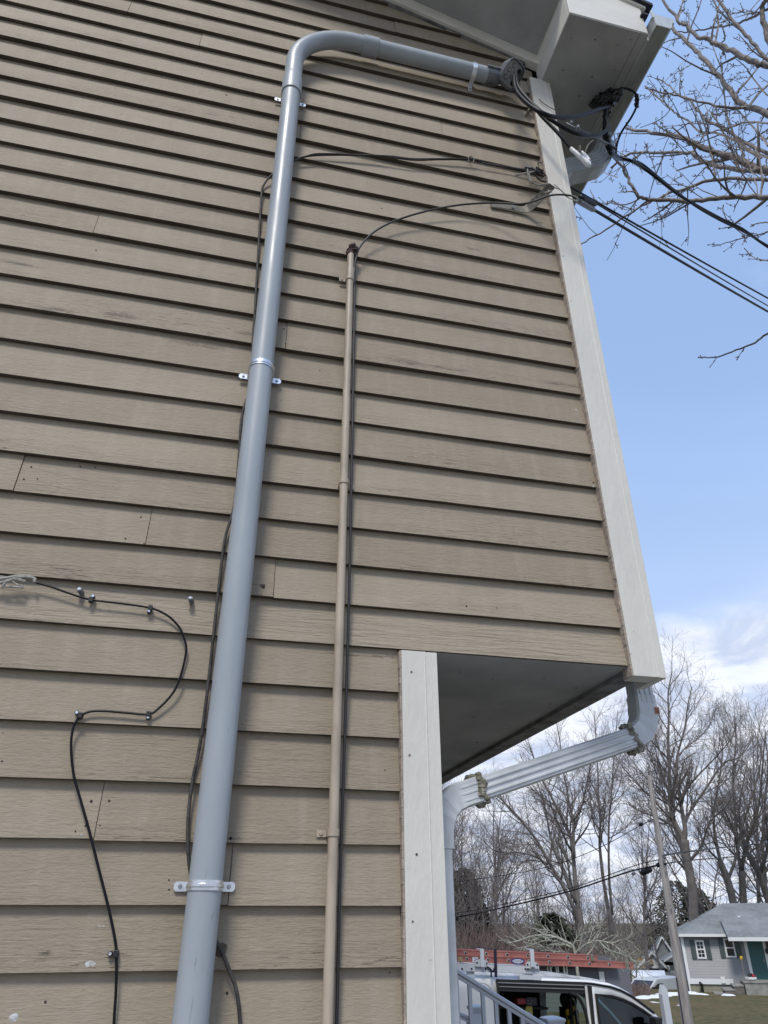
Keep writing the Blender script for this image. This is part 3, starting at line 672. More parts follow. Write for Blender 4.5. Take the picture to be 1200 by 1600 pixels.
# wire tangle near the bracket
tg = empty('wire_tangle', at(833, 272, Y=-.03), 'knot of black and pale wire ends tied at the edge of the upper corner board', 'wires')
b = MB(); r2 = random.Random(4)
for pts, r_ in [([(826, 262), (830, 272), (836, 268), (832, 262), (827, 268), (838, 274)], .0045), ([(836, 268), (842, 260), (840, 255), (846, 254)], .0028), ([(834, 270), (842, 280), (852, 284), (854, 276), (845, 268), (838, 266)], .0045), ([(820, 262), (832, 264), (842, 270)], .005)]:
    b.tube(spline([at(x, y, Y=-.03-r2.uniform(0, .025)) for x, y in pts], 6), r_, 7)
child_local(b, 'black_ends', M['coax'], tg, smooth=True)
b = MB()
for pts, r_ in [([(806, 274), (818, 271), (826, 270), (834, 268)], .005), ([(826, 272), (830, 284), (842, 289), (856, 287)], .0055), ([(824, 264), (826, 276), (834, 286), (846, 290)], .004)]:
    b.tube(spline([at(x, y, Y=-.035-r2.uniform(0, .02)) for x, y in pts], 6), r_, 7)
child_local(b, 'pale_ends', M['greywire'], tg, smooth=True)
# messenger clamp with two bodies
cl = empty('wedge_clamp', at(915, 315, Y=-.2), 'grey and black wedge clamp gripping the overhead wires beside the corner board', 'clamp')
b = MB(); a0, a1 = at(902, 312, Y=-.19), at(928, 328, Y=-.10); b.tube([a0, a0.lerp(a1, .1), a0.lerp(a1, .9), a1], [.008, .017, .015, .012], 10, up=(0, 0, 1)); child_local(b, 'grey_body', M['castal'], cl)
b = MB(); a0, a1 = at(905, 308, Y=-.20), at(931, 320, Y=-.12); b.tube([a0, a0.lerp(a1, .15), a0.lerp(a1, .85), a1], [.007, .016, .013, .008], 10); child_local(b, 'black_body', M['cable'], cl)
# overhead drops: three wires from the clamp to the pole
pole_d = 21.0
DR = [((925, 326), (1200, 487), .0085, 'lowest'), ((930, 317), (1200, 478), .0045, 'thin middle'), ((838, 262), (1200, 466), .0065, 'topmost')]
for i, ((x0, y0), (x1, y1), r_, nm) in enumerate(DR):
    p0 = at(x0, y0, Y=-.10 if i < 2 else -.02)
    P0s = []
    # passes through image points, running off to a pole at the right of the frame
    p1 = at(x1, y1, d=5.2); pts = []
    for k in list(range(13))+[15, 20, 28, 40, 55, 72]:
        t = k/12; p = p0+(p1-p0)*t; p.z -= .02*t*(1-t)*4*.35 if t < 1 else 0; pts.append(p)
    pts = [p for p in pts if True]
    tube_thing('overhead_wire', pts, r_, M['cable'], nm+' of the three parallel wires leaving the wedge clamp to the right', 'wire', 'drop wires', sp=3)
tube_thing('lashing_wire', [at(x, y, Y=v) for x, y, v in [(866, 293, -.15), (876, 297, -.15), (884, 306, -.16), (894, 312, -.17), (903, 314, -.19)]], .0028, M['greywire'], 'short grey loop wire from the bracket end to the wedge clamp', 'wire')
tube_thing('lashing_wire', [at(x, y, Y=v) for x, y, v in [(866, 288, -.15), (873, 294, -.15), (884, 303, -.16), (896, 306, -.18), (905, 310, -.19)]], .0022, M['greywire'], 'thinner grey loop wire above its twin between bracket and wedge clamp', 'wire')
# heavy conductors from the service head
SPL = at(950, 160, X=1.93)
def dp(x, y, X): return at(x, y, X=X)
H0, H1, H2 = HOLES
def cable(pts, r_, label, n=12, m='cable'): return tube_thing('service_cable', pts, r_, M[m], label, 'cable', 'heavy cables from the service head', n=n, sp=7)
cable([H0-Nrm*.01, H0+Nrm*.015, at(803, 118, Y=-.20), at(806, 140, Y=-.25), at(822, 160, Y=-.30), at(846, 176, Y=-.34), at(868, 183, Y=-.32), at(900, 182, Y=-.27), at(926, 174, Y=-.20), SPL+Vector((0, 0, -.03)), SPL], .0115,
      'upper heavy black cable sagging from the service head to the taped splice')
cable([H1-Nrm*.01, H1+Nrm*.015, at(806, 116, Y=-.17), at(812, 140, Y=-.20), at(840, 170, Y=-.24), at(868, 192, Y=-.24), at(900, 209, Y=-.22), at(925, 212, Y=-.18), at(943, 207, Y=-.15), at(950, 196, Y=-.13), at(946, 180, Y=-.10), SPL+Vector((-.01, 0, -.02))], .0105,
      'heavy black cable looping lowest under the taped splice before turning up into it')
c3 = [H2-Nrm*.01, H2+Nrm*.012, at(808, 126, Y=-.11), at(822, 150, Y=-.12), at(845, 180, Y=-.12), at(870, 206, Y=-.13), at(893, 233, Y=-.13)]
cable(c3, .0095, 'heavy black cable running straight down to the right, its end wrapped in white tape')
wt = [at(892, 232, Y=-.13), at(900, 239, Y=-.137), at(908, 246, Y=-.145), at(915, 252, Y=-.15), at(919, 256, Y=-.155), at(922, 259, Y=-.157)]
b = MB(); b.tube(wt, [.0105, .0115, .0125, .0155, .0165, .009], 12); b.tube([at(909, 237, Y=-.135), at(915, 243, Y=-.14), at(920, 252, Y=-.15)], [.006, .010, .012], 9)
tag(b.build('taped_cable_end', M['whitetape'], smooth=True), 'white taped club shaped end of the straight black service cable', 'tape')
# taped splice
b = MB(); r2 = random.Random(11)
sa, sb, scc = at(930, 150, X=1.93), at(968, 145, X=1.98), at(947, 182, X=1.92)
for a_, b_, r0, r1, n_ in [(sa, sb, .034, .026, 16), (SPL, scc, .030, .014, 12), (at(934, 160, X=1.93), at(962, 156, X=1.95), .042, .036, 10)]:
    for i in range(n_):
        t = i/(n_-1); c = a_.lerp(b_, t)+Vector([r2.uniform(-.012, .012) for _ in range(3)])
        b.ball(c, (r0+(r1-r0)*t)*r2.uniform(.7, 1.15), 7, 5, jit=.5, rnd=r2, sc_=(r2.uniform(.6, 1.3), r2.uniform(.6, 1.2), r2.uniform(.5, 1.2)))
b.tube([sa, at(927, 138, X=1.93)], [.020, .008], 5); b.tube([sb, at(972, 137, X=1.98)], [.022, .012], 6)
tag(b.build('taped_splice', M['tape']), 'lumpy splice wrapped in torn black tape hanging under the eave soffit', 'splice')
tube_thing('splice_lead', [at(x, y, X=v) for x, y, v in [(966, 140, 1.98), (974, 138, 2.0), (984, 140, 2.04), (993, 146, 2.08), (997, 156, 2.1), (994, 168, 2.1), (986, 184, 2.1), (972, 205, 2.1), (965, 222, 2.12), (963, 236, 2.14)]] + [at(x, y, d=v) for x, y, v in [(966, 243, 3.9), (985, 252, 4.2), (1010, 268, 4.8)]], .0065, M['cable'],
           'thin black lead hooked over the gutter edge from the taped splice and dropping beside it', 'cable')
b = MB(); 
for i in range(5): b.ball(at(995, 150+i*4, X=2.1), .014, 8, 6, jit=.3, rnd=r2)
tag(b.build('cable_knot', M['tape']), 'small black taped knot on the lead at the gutter edge', 'knot')
# service drop
sdp = [at(x, y, X=v) for x, y, v in [(945, 182, 1.92), (946, 200, 1.92), (949, 218, 1.95), (956, 236, 2.0)]] + [at(x, y, d=v) for x, y, v in [(966, 245, 3.9), (985, 251, 4.0), (1005, 262, 4.2), (1030, 281, 4.4), (1060, 304, 4.7), (1090, 322, 5.0), (1125, 341, 5.4), (1160, 358, 5.8), (1200, 386, 6.4), (1260, 420, 7)]]
fd_ = (sdp[-1]-sdp[-3]).normalized(); fd_.z = max(fd_.z, -.02)
for L_ in (2, 5, 9, 14): sdp.append(sdp[-1]+fd_*L_*.7)
tube_thing('service_drop', sdp, .0125, M['cable'], 'thick twisted black service drop sagging from under the splice to the lower right', 'cable')
sdp2 = [at(x, y, X=v) for x, y, v in [(944, 190, 1.93), (944, 212, 1.93), (950, 232, 1.96), (958, 244, 2.0)]] + [at(x, y, d=v) for x, y, v in [(972, 250, 4.0), (988, 251, 4.05), (1004, 257, 4.2), (1030, 278, 4.4), (1060, 302, 4.7), (1090, 324, 5.0), (1125, 344, 5.4), (1160, 361, 5.8), (1200, 384, 6.4), (1260, 418, 7)]]
for L_ in (2, 5, 9, 14): sdp2.append(sdp2[-1]+fd_*L_*.7)
tube_thing('service_drop', sdp2, .010, M['cable'], 'thinner black line wrapped along the thick service drop', 'cable')
# bracket arm and porcelain knob under the eave
ar = empty('anchor_arm', at(905, 195, X=1.70), 'dark metal anchor arm reaching from the corner board to the gutter', 'bracket')
b = MB(); ribbon(b, [at(884, 193, X=1.62), at(897, 200, X=1.66), at(925, 212, X=1.80), at(962, 232, X=2.0)], (0, .02, .012), .006); child_local(b, 'arm', M['castal'], ar)
for x, y in [(893, 195), (903, 202), (952, 212)]: b = MB(); b.ball(at(x, y, X=1.66 if x < 940 else 1.95)+Vector((0, 0, .01)), .016, 8, 6, jit=.2, rnd=r2); child_local(b, 'bolt_head', M['castal'], ar)
b = MB(); b.tube([at(906, 228, X=1.70), at(906, 246, X=1.70)], [.007, .007], 6); b.tube([at(899, 236, X=1.70), at(912, 238, X=1.70)], [.009, .009], 8); b.tube(spline([at(914, 240, X=1.72), at(917, 230, X=1.73), at(921, 224, X=1.75), at(927, 219, X=1.78)], 4), .004, 6)
child_local(b, 'eye_bolt', M['galv'], ar)
tube_thing('tie_wire', [at(x, y, Y=-.03) for x, y in [(842, 155), (850, 162), (860, 168), (868, 172)]], .0022, M['coax'], 'hair-thin black tie wire crossing the top of the upper corner board', 'wire')
b = MB(); q = at(822, 178, Y=-.01); ribbon(b, [q, q+Vector((.02, 0, .03)), q+Vector((.035, 0, .07))], (0, .05, 0), .004); dot(841, 140)
tag(b.build('angle_clip', M['galv']), 'small rusty angle clip on the clapboard end under the service head', 'clip')
# ================================================================== GROUND
def mat_ground():
    m = bpy.data.materials.new('winter_lawn'); m.use_nodes = True; t = m.node_tree; b = t.nodes['Principled BSDF']
    P = N(t, 'ShaderNodeTexCoord').outputs['Object']
    n1 = noise(t, P, .35, 5, .6, .3); n2 = noise(t, P, 3.0, 5, .7); n3 = noise(t, P, 30, 3, .7)
    c = mixc(t, mrange(t, n1, .35, .65), (.150, .120, .060), (.070, .085, .034))
    c = mixc(t, mrange(t, n2, .40, .66), c, (.20, .155, .09))
    c = mixc(t, mrange(t, n3, .45, .7, 0, .6), c, (.24, .20, .13))
    lk(t, c, b.inputs['Base Color']); b.inputs['Roughness'].default_value = .95; b.inputs['Specular IOR Level'].default_value = .1
    bp = N(t, 'ShaderNodeBump'); bp.inputs['Distance'].default_value = .12; bp.inputs['Strength'].default_value = .7; lk(t, n3, bp.inputs['Height']); lk(t, bp.outputs[0], b.inputs['Normal'])
    return m
M['lawn'] = mat_ground()
M['asphalt'] = mat('asphalt', (.055, .055, .058), .9, var=.3, vscale=6, bump=.5, bscale=120)
M['concrete'] = mat('old_concrete', (.27, .265, .25), .85, var=.25, vscale=3, bump=.3, bscale=60)
def gz(x, y):
    h = math.hypot(x-0, y+2.28)
    def ss(a, b, v): t = min(1, max(0, (v-a)/(b-a))); return t*t*(3-2*t)
    z = -1.18*ss(2.2, 7.0, max(x*.9+.0, y*.55 if x > 1.0 else x))
    if x <= 1.6: z = 0 if x < 1.6 else z
    z = -1.18*ss(1.6, 6.0, x + .35*max(0, y-2)*(1 if x > 1.2 else 0)) if x > 0.9 else 0.0
    return (z - .0172*max(0, h-11) if h < 60 else z - .0172*49 - .002*(h-60)) - 1.7*ss(53, 61, h)
gm = MB(); rs = [0, 1, 2, 3, 4, 5, 6, 7.5, 9, 11, 13, 16, 20, 25, 30, 36, 44, 50, 53, 55, 57, 59, 61, 66, 75, 100, 150, 250, 500, 1000, 2500]
na = 96; vs = []
for r_ in rs:
    for j in range(na):
        a = 2*math.pi*j/na; x, y = r_*math.sin(a), r_*math.cos(a)-2.28; vs.append((x, y, gz(x, y)))
gm.add(vs, [(i*na+j, (i+1)*na+j, (i+1)*na+(j+1) % na, i*na+(j+1) % na) for i in range(1, len(rs)-1) for j in range(na)]+[(na+j, na+(j+1) % na, 0) for j in range(na)])
gm.f = [tuple(reversed(f)) for f in gm.f]
gnd = tag(gm.build('ground', M['lawn'], smooth=True), kind='structure')
def gpt(d, az):          # ground point at distance d, azimuth az (from +y, towards +x)
    x, y = d*math.sin(az), d*math.cos(az)-2.28; return Vector((x, y, gz(x, y)))
def g_at(px, d):
    r = ray(px, 1500); az = math.atan2(r.x, r.y); return gpt(d, az)
# street the work van stands on, runs along x
def strip(pts_a, pts_b, dz, name, m, label=None):
    b = MB(); n = len(pts_a); vs = [(x, y, gz(x, y)+dz) for x, y in pts_a]+[(x, y, gz(x, y)+dz) for x, y in pts_b]
    b.add(vs, [(i, i+1, n+i+1, n+i) for i in range(n-1)]); b.f = [tuple(reversed(f)) if False else f for f in b.f]
    return tag(b.build(name, m), kind='structure')
xs_ = [2+i*1.5 for i in range(40)]
strip([(x, 7.6) for x in xs_], [(x, 16.6) for x in xs_], .05, 'street', M['asphalt'])
b = MB(); vs = []; nx_ = 26
for i in range(nx_):
    x = -9+i*.55; vs += [(x, -12, gz(x, -12)+.03), (x, -.15, gz(x, -.15)+.03)]
b.add(vs, [(2*i, 2*i+2, 2*i+3, 2*i+1) for i in range(nx_-1)]); tag(b.build('bounce_slab', M['concrete']), kind='structure')  # unseen concrete slab added to bounce neutral light up onto the undersides
# ================================================================== RAILINGS AND STEPS AT THE FRONT DOOR
M['vinyl'] = mat('white_vinyl', (.56, .60, .66), .35, spec=.5, var=.06, vscale=4)
def railing(a, b_, label, n_b, post_end=True, post_start=False, hb=.80):
    """rail top line from a (high) to b_ (low); balusters hang to a lower rail"""
    root = empty('stair_railing', (b_[0], b_[1], b_[2]-1.0), label, 'railing', 'white stair railings')
    a, b_ = Vector(a), Vector(b_); d = (b_-a)
    t = MB(); side = Vector((-d.y, d.x, 0)).normalized(); upv = Vector((0, 0, 1)); dn = d.normalized(); nv = side.cross(dn); nv = nv if nv.z > 0 else -nv
    def bar(t, p, q, w, h, dz=0):
        vs = []
        for c in (p, q):
            for s_, u_ in ((-.5, -1), (.5, -1), (.5, -.25), (.3, 0), (-.3, 0), (-.5, -.25)): vs.append(c + side*s_*w + nv*(u_*h+dz))
        t.add(vs, [(0, 1, 7, 6), (1, 2, 8, 7), (2, 3, 9, 8), (3, 4, 10, 9), (4, 5, 11, 10), (5, 0, 6, 11), (5, 4, 3, 2, 1, 0), (6, 7, 8, 9, 10, 11)])
    bar(t, a, b_, .056, .028); bar(t, a, b_, .034, .028, -.0285); t.build('handrail', M['vinyl'], root)
    t = MB(); bar(t, a-upv*hb, b_-upv*hb, .05, .04); t.build('bottom_rail', M['vinyl'], root)
    for i in range(n_b):
        p = a + d*((i+.6)/n_b); t = MB(); t.box((p.x-.014, p.y-.014, p.z-hb-.02), (p.x+.014, p.y+.014, p.z-.045)); t.build('baluster', M['vinyl'], root)
    return root
def newel(p, w, label, zg):
    r = empty('newel_post', (p.x, p.y, zg), label, 'post', 'white newel posts')
    t = MB(); t.box((p.x-w/2, p.y-w/2, zg), (p.x+w/2, p.y+w/2, p.z-.05)); t.build('shaft', M['vinyl'], r)
    t = MB(); h = w/2
    prof = [(h*1.02, -.075), (h*1.18, -.066), (h*1.42, -.040), (h*1.52, -.030), (h*1.52, -.018), (h*1.34, -.012), (h*.80, -.004), (h*.1, .001)]
    vs = [(p.x+sx*r_, p.y+sy*r_, p.z+z) for r_, z in prof for sx, sy in ((-1, -1), (1, -1), (1, 1), (-1, 1))]; n = len(prof)
    t.add(vs, [(i*4+j, i*4+(j+1) % 4, (i+1)*4+(j+1) % 4, (i+1)*4+j) for i in range(n-1) for j in range(4)]+[(3, 2, 1, 0), tuple((n-1)*4+j for j in range(4))])
    t.build('cap', M['vinyl'], r); return r
YR = at(715, 1523, d=6.9).y
r0, r1 = at(700, 1505, Y=YR), at(864, 1607, Y=YR)
railing(r0, r1, 'near white stair railing sloping down to the right in front of the van', 8)
nw = at(861, 1587, Y=YR+.14); newel(Vector((nw.x+.01, YR+.14, nw.z)), .105, 'large white newel post ending the near stair railing, in front of the open van door', gz(nw.x, YR))
n2 = at(743, 1569, d=9.2); newel(n2, .10, 'smaller white newel post seen between the balusters, farther off beside the van', gz(n2.x, n2.y))
q = at(722, 1588, d=9.2); railing(q+Vector((-.75, 0, .35)), q+Vector((.12, 0, -.02)), 'short far white railing glimpsed at the left behind the near railing', 6)
stp = MB()
x0 = .76
for i in range(7): stp.box((x0+.9+.28*i, YR-.05, -1.3), (x0+.9+.28*(i+1)-.002, YR+2.2, .46-.19*i))
stp.box((x0, YR-.05, -.5), (x0+.898, YR+2.2, .62))
tag(stp.build('porch_steps', M['concrete']), 'concrete porch steps below the white railing', 'steps')
# ================================================================== WORK VAN WITH LADDERS
M['vanpaint'] = mat('white_van_paint', (.78, .80, .82), .22, spec=.5, coat=.5, var=.04, vscale=1.5)
M['vanblack'] = mat('black_trim', (.012, .012, .014), .5)
M['vandark'] = mat('dark_cargo_interior', (.02, .02, .022), .8, var=.4, vscale=4)
M['rubber'] = mat('tyre_rubber', (.02, .02, .02), .85)
M['steelwheel'] = mat('wheel_steel', (.4, .4, .42), .4, metal=.7)
def mat_glass(name, tint, mixf):
    m = bpy.data.materials.new(name); m.use_nodes = True; t = m.node_tree; t.nodes.clear()
    o = N(t, 'ShaderNodeOutputMaterial'); mx = N(t, 'ShaderNodeMixShader'); tr = N(t, 'ShaderNodeBsdfTransparent'); tr.inputs[0].default_value = (*tint, 1)
    gl = N(t, 'ShaderNodeBsdfGlossy'); gl.inputs['Roughness'].default_value = .04; gl.inputs['Color'].default_value = (.9, .95, 1, 1)
    fr = N(t, 'ShaderNodeFresnel'); fr.inputs['IOR'].default_value = 1.5
    lk(t, math_n(t, 'ADD', fr.outputs[0], mixf, clamp=True), mx.inputs[0]); lk(t, tr.outputs[0], mx.inputs[1]); lk(t, gl.outputs[0], mx.inputs[2]); lk(t, mx.outputs[0], o.inputs[0]); return m
M['glass'] = mat_glass('green_tinted_glass', (.60, .72, .64), .0)
M['glassdark'] = mat_glass('dark_window_glass', (.05, .06, .07), .12)
vp = at(850, 1530, Y=8.95)
VM = Matrix.Translation((vp.x, 9.95, vp.z-2.01)) @ Matrix.Rotation(R(-2), 4, 'Z') @ Matrix.Rotation(R(2.4), 4, 'Y')
van = empty('cargo_van', label='white cargo van with its side door open, carrying red ladders', cat='van', M=VM)
vl = lambda px, py, y=-1.0: on_frame(px, py, VM, y)
# stations: x, roof height
xr_, xd0, xd1 = -2.75, vl(778, 1540).x, vl(917, 1540).x
wf0, wf1 = vl(931, 1545, -.95).x, vl(1022, 1590, -.95).x
tops = [(xr_, 1.93), (xr_+.06, 2.02), (xr_+.5, 2.05), (xd0, 2.05), (xd0+.45, 2.05), (xd0+.9, 2.05), (xd1, 2.045), (xd1+.11, 2.04), (wf0, 2.035)]
for px, py in [(950, 1533), (966, 1539), (982, 1548), (1000, 1562), (1018, 1577), (1038, 1597)]:
    q = vl(px, py, -.86); tops.append((q.x, q.z-.0))
lx, lz = tops[-1]
tops += [(lx+.20, max(1.28, lz-.20)), (lx+.35, 1.17), (lx+.75, 1.08), (lx+1.05, .98), (lx+1.15, .80)]
sec0 = [(-1.0, .36), (-1.02, .78), (-1.0, 1.13), (-.99, 1.20), (-.935, 1.86), (-.915, 1.975), (-.86, 2.025), (-.55, 2.05), (0, 2.045)]
S = []
for x, tz in tops:
    row = []
    for y, z in sec0:
        if z > 1.2:
            zz = 1.2+(z-1.2)*(tz-1.2)/(2.05-1.2) if tz > 1.2 else min(z, tz)
        else: zz = min(z, tz-.02*(1.2-z))
        row.append((y, zz))
    S.append((x, row))
vb = MB(); vs = []; n = len(sec0)*2-1
for x, row in S:
    full = row + [(-y, z) for y, z in row[-2::-1]]
    vs += [(x, y, z) for y, z in full]
NS = len(S); iw0 = next(i for i, s in enumerate(S) if abs(s[0]-wf0) < 1e-6); idr0 = 3; idr1 = next(i for i, s in enumerate(S) if abs(s[0]-xd1) < 1e-6)
inose = NS-1
fb, fgl, fws = [], [], []
iwe = iw0+5
for i in range(NS-1):
    for j in range(n-1):
        f = (i*n+j, (i+1)*n+j, (i+1)*n+j+1, i*n+j+1)
        jj = min(j, n-2-j); near = j < n//2
        if near and idr0 <= i < idr1 and 0 <= jj <= 3: continue                # open sliding door
        if jj == 3 and iw0 <= i < iwe: fgl.append(f); continue                 # front door windows
        if iw0+2 <= i < iwe+2 and jj >= 6: fws.append(f); continue             # windscreen
        fb.append(f)
vb.add(vs, fb + [tuple(range(n)), tuple((NS-1)*n+j for j in range(n-1, -1, -1))])
def strip_unused(b):
    used = sorted({i for f in b.f for i in f}); mp = {u: k for k, u in enumerate(used)}; b.v = [b.v[u] for u in used]; b.f = [tuple(mp[i] for i in f) for f in b.f]; return b
body = strip_unused(vb).build('body', M['vanpaint'], van, smooth=True, angle=28)
md = body.modifiers.new('thickness', 'SOLIDIFY'); md.thickness = .03; md.offset = -1
for hf in (0, 1): b = MB(); b.add(vs, [f for f in fgl if (f[0] % n < n//2) == (hf == 0)]); strip_unused(b).build('door_window', M['glass'], van, smooth=True)
b = MB(); b.add(vs, fws); strip_unused(b).build('windscreen', M['glass'], van, smooth=True)
# rubber surround of the near front window, following its outline
def ring(pts, r_, name, m, par): b = MB(); b.tube(pts+[pts[0]], r_, 6, False); return b.build(name, m, par)
bot = [Vector((S[i][0], S[i][1][3][0]-.006, S[i][1][3][1])) for i in range(iw0, iwe+1)]; top_ = [Vector((S[i][0], S[i][1][4][0]-.006, S[i][1][4][1])) for i in range(iw0, iwe+1)]
ring(bot+top_[::-1], .022, 'window_seal', M['vanblack'], van)
pil = [Vector((S[i][0], S[i][1][5][0]-.010, S[i][1][5][1]+.005)) for i in range(iw0-2, iwe+1)]
b = MB(); b.tube(pil, .016, 6); b.build('door_seal', M['vanblack'], van)
b = MB(); b.box((xd1+.035, -1.018, .5), (xd1+.065, -.93, 1.95)); b.build('door_gap', M['vanblack'], van)
# door opening: dark header with sliding track, interior box, pillar trim
b = MB(); b.box((xd0-.0, -.95, 1.85), (xd1-.01, -.927, 1.99)); b.box((xd0, -.99, .3), (xd0+.02, -.9, 1.95)); b.build('door_header', M['vanblack'], van)
b = MB(); b.box((xd0+.01, -.968, 1.945), (xd1-.03, -.953, 1.955)); b.box((xd0+.01, -.966, 1.90), (xd1-.03, -.953, 1.908)); b.build('door_track', M['steelwheel'], van)
b = MB(); b.box((xr_+.1, .80, .45), (xd1+.0, .86, 1.955)); b.box((xr_+.1, -.93, .42), (xd1+.1, .86, .449)); b.box((xr_+.1, -.88, 1.96), (xd1+.1, .8, 1.97))
b.box((xd0-.08, -.9, .45), (xd0-.05, .8, 1.955)); b.build('cargo_lining', M['vandark'], van)
b = MB()
for k in range(3): b.box((xd0+.02, .35, .75+.4*k), (xd1-.05, .79, .78+.4*k))
b.build('shelf', mat('shelf_grey', (.10, .10, .11), .6), van)
b = MB(); rv = random.Random(2)
b = MB(); b.box((xd1-.02, -.45, .5), (xd1+.12, .1, 1.15)); b.box((xd1-.0, -.42, 1.15), (xd1+.10, .05, 1.62)); b.ball((xd1+.05, -.2, 1.72), .13, 10, 8); b.build('seat', M['vandark'], van, smooth=True)
b = MB(); b.box((xd1-.10, -.60, 1.35), (xd1-.06, -.56, 1.95)); b.tube(spline([(xd1-.25, -.95, 1.86), (xd1-.12, -.96, 1.80), (xd1-.03, -.965, 1.6), (xd1-.01, -.975, 1.2), (xd1-.0, -.98, .5)], 5), .022, 6); b.build('door_seal', M['vanblack'], van)
for sx in (xr_+.75, lx+.25):
    for sy in (-1, 1):
        b = MB(); b.tube([(sx, sy*.80, .36), (sx, sy*.82, .36), (sx, sy*1.0, .36), (sx, sy*1.02, .36)], [.30, .36, .36, .30], 24); wh = b.build('wheel', M['rubber'], van, smooth=True)
        b = MB(); b.tube([(sx, sy*1.0, .36), (sx, sy*1.022, .36), (sx, sy*1.03, .36)], [.22, .20, .06], 16); b.build('rim', M['steelwheel'], wh, smooth=True)
for sy in (-.72, .72):
    b = MB(); b.box((lx+1.10, sy-.14, .78), (lx+1.19, sy+.14, .93)); b.build('headlight', M['glassdark'], van)
b = MB(); b.box((xr_-.05, -.98, .35), (lx+1.2, .98, .52)); b.build('bumper', M['vanblack'], van)
b = MB(); q = vl(1018, 1585, -1.1); b.box((q.x-.05, -1.28, q.z-.22), (q.x+.06, -1.10, q.z-.02)); b.box((q.x-.0, -1.12, q.z-.14), (q.x+.03, -.97, q.z-.10)); b.build('mirror', M['vanblack'], van, bevel=.02)
b = MB(); q = vl(947, 1565, -.4); b.box((xd1+.25, -.75, .6), (xd1+.6, -.25, 1.1)); b.tube([(xd1+1.1, -.5, 1.2)]*2, .01, 4) if False else None; b.build('seat', M['vandark'], van, bevel=.05)
b = MB(); b.box((-0.02+xd1+.9, -.7, 1.02), (xd1+1.5, .8, 1.17)); b.build('dashboard', M['vandark'], van, bevel=.04)
b = MB(); c = Vector((xd1+.80, -.42, 1.12)); b.tube([c+Vector((.10*math.sin(a)*.6, .19*math.cos(a), .19*math.sin(a))) for a in [i*math.pi/12 for i in range(25)]], .012, 6, False); b.build('steering_wheel', M['vanblack'], van)
# fuel flap outline and hinge marks behind the door
b = MB(); c = vl(752, 1540, -.985); b.tube([Vector((c.x+.16*math.cos(a), -.985, c.z-.10+.13*math.sin(a))) for a in [R(100-i*14) for i in range(8)]], .004, 4, False); b.build('panel_crease', M['vanblack'], van)
# things in the cargo bay
def bay(px, py, y): q = on_frame(px, py, VM, y); return VM @ q
M['fibre_yellow'] = mat('yellow_fibreglass', (.48, .42, .06), .5); M['redplastic'] = mat('red_plastic', (.30, .02, .03), .4); M['yellowplastic'] = mat('yellow_level', (.62, .42, .03), .4)
sl_ = empty('step_ladder', bay(815, 1600, -.55), 'yellow fibreglass step ladder with a black and red top cap standing in the open van', 'ladder')
for (x0_, y0_, x1_, y1_) in [(826, 1568, 806, 1640), (828, 1570, 832, 1640)]:
    b = MB(); a_, c_ = bay(x0_, y0_, -.6), bay(x1_, y1_, -.6); ribbon(b, [a_, c_], (.055, 0, .0), .03); b.build('side_rail', M['fibre_yellow'], sl_)
for k in range(4):
    b = MB(); a_, c_ = bay(822-4*k, 1583+14*k, -.6), bay(829, 1583+14*k, -.6); ribbon(b, [a_, c_], (0, 0, .03), .06); b.build('rung', M['steelwheel'], sl_)
b = MB(); a_ = bay(806, 1562, -.62); c_ = bay(832, 1563, -.62); b.box((a_.x, a_.y-.05, a_.z-.055), (a_.x+.13, a_.y+.12, a_.z+.02)); b.build('red_cap', M['redplastic'], sl_, bevel=.008)
b = MB(); b.box((a_.x+.131, a_.y-.055, a_.z-.075), (a_.x+.30, a_.y+.13, a_.z+.03)); tp = b.build('top_cap', mat('navy_black_cap', (.02, .022, .04), .4), sl_, bevel=.008)
b = MB()
for i in range(5): b.ball((a_.x+.16+.03*(i % 3), a_.y-.058, a_.z-.045+.035*(i//2)), .006, 6, 4)
b.build('rivet_dots', M['zinc'], tp)
for i, (px, py, m_, ln, lb) in enumerate([(886, 1577, 'yellowplastic', .55, 'yellow spirit level standing in the open van, right of the large newel post'), (890, 1567, 'redplastic', .7, 'red pole tool upright in the open van between two yellow levels'), (895, 1571, 'yellowplastic', .5, 'shorter yellow spirit level at the right edge of the open van bay')]):
    q = bay(px, py, -.5+.05*i); b = MB(); b.box((q.x-.018, q.y-.02, q.z-ln), (q.x+.02, q.y+.02, q.z)); b.box((q.x-.019, q.y-.0215, q.z-.12), (q.x+.021, q.y-.0205, q.z-.07), mi=1)
    tag(b.build('spirit_level' if 'level' in lb else 'pole_tool', [M[m_], M['vanblack']]), lb, 'tool')
q = bay(893, 1566, -.45); b = MB(); b.tube(spline([q+Vector((-.04, 0, .02)), q+Vector((0, -.02, .05)), q+Vector((.04, -.02, .02)), q+Vector((.06, 0, -.06)), q+Vector((.07, 0, -.25))], 4), .012, 7); tag(b.build('hand_tool', M['zinc'], smooth=True), 'curved bright steel tool handle hanging in the open van behind the red pole', 'tool')
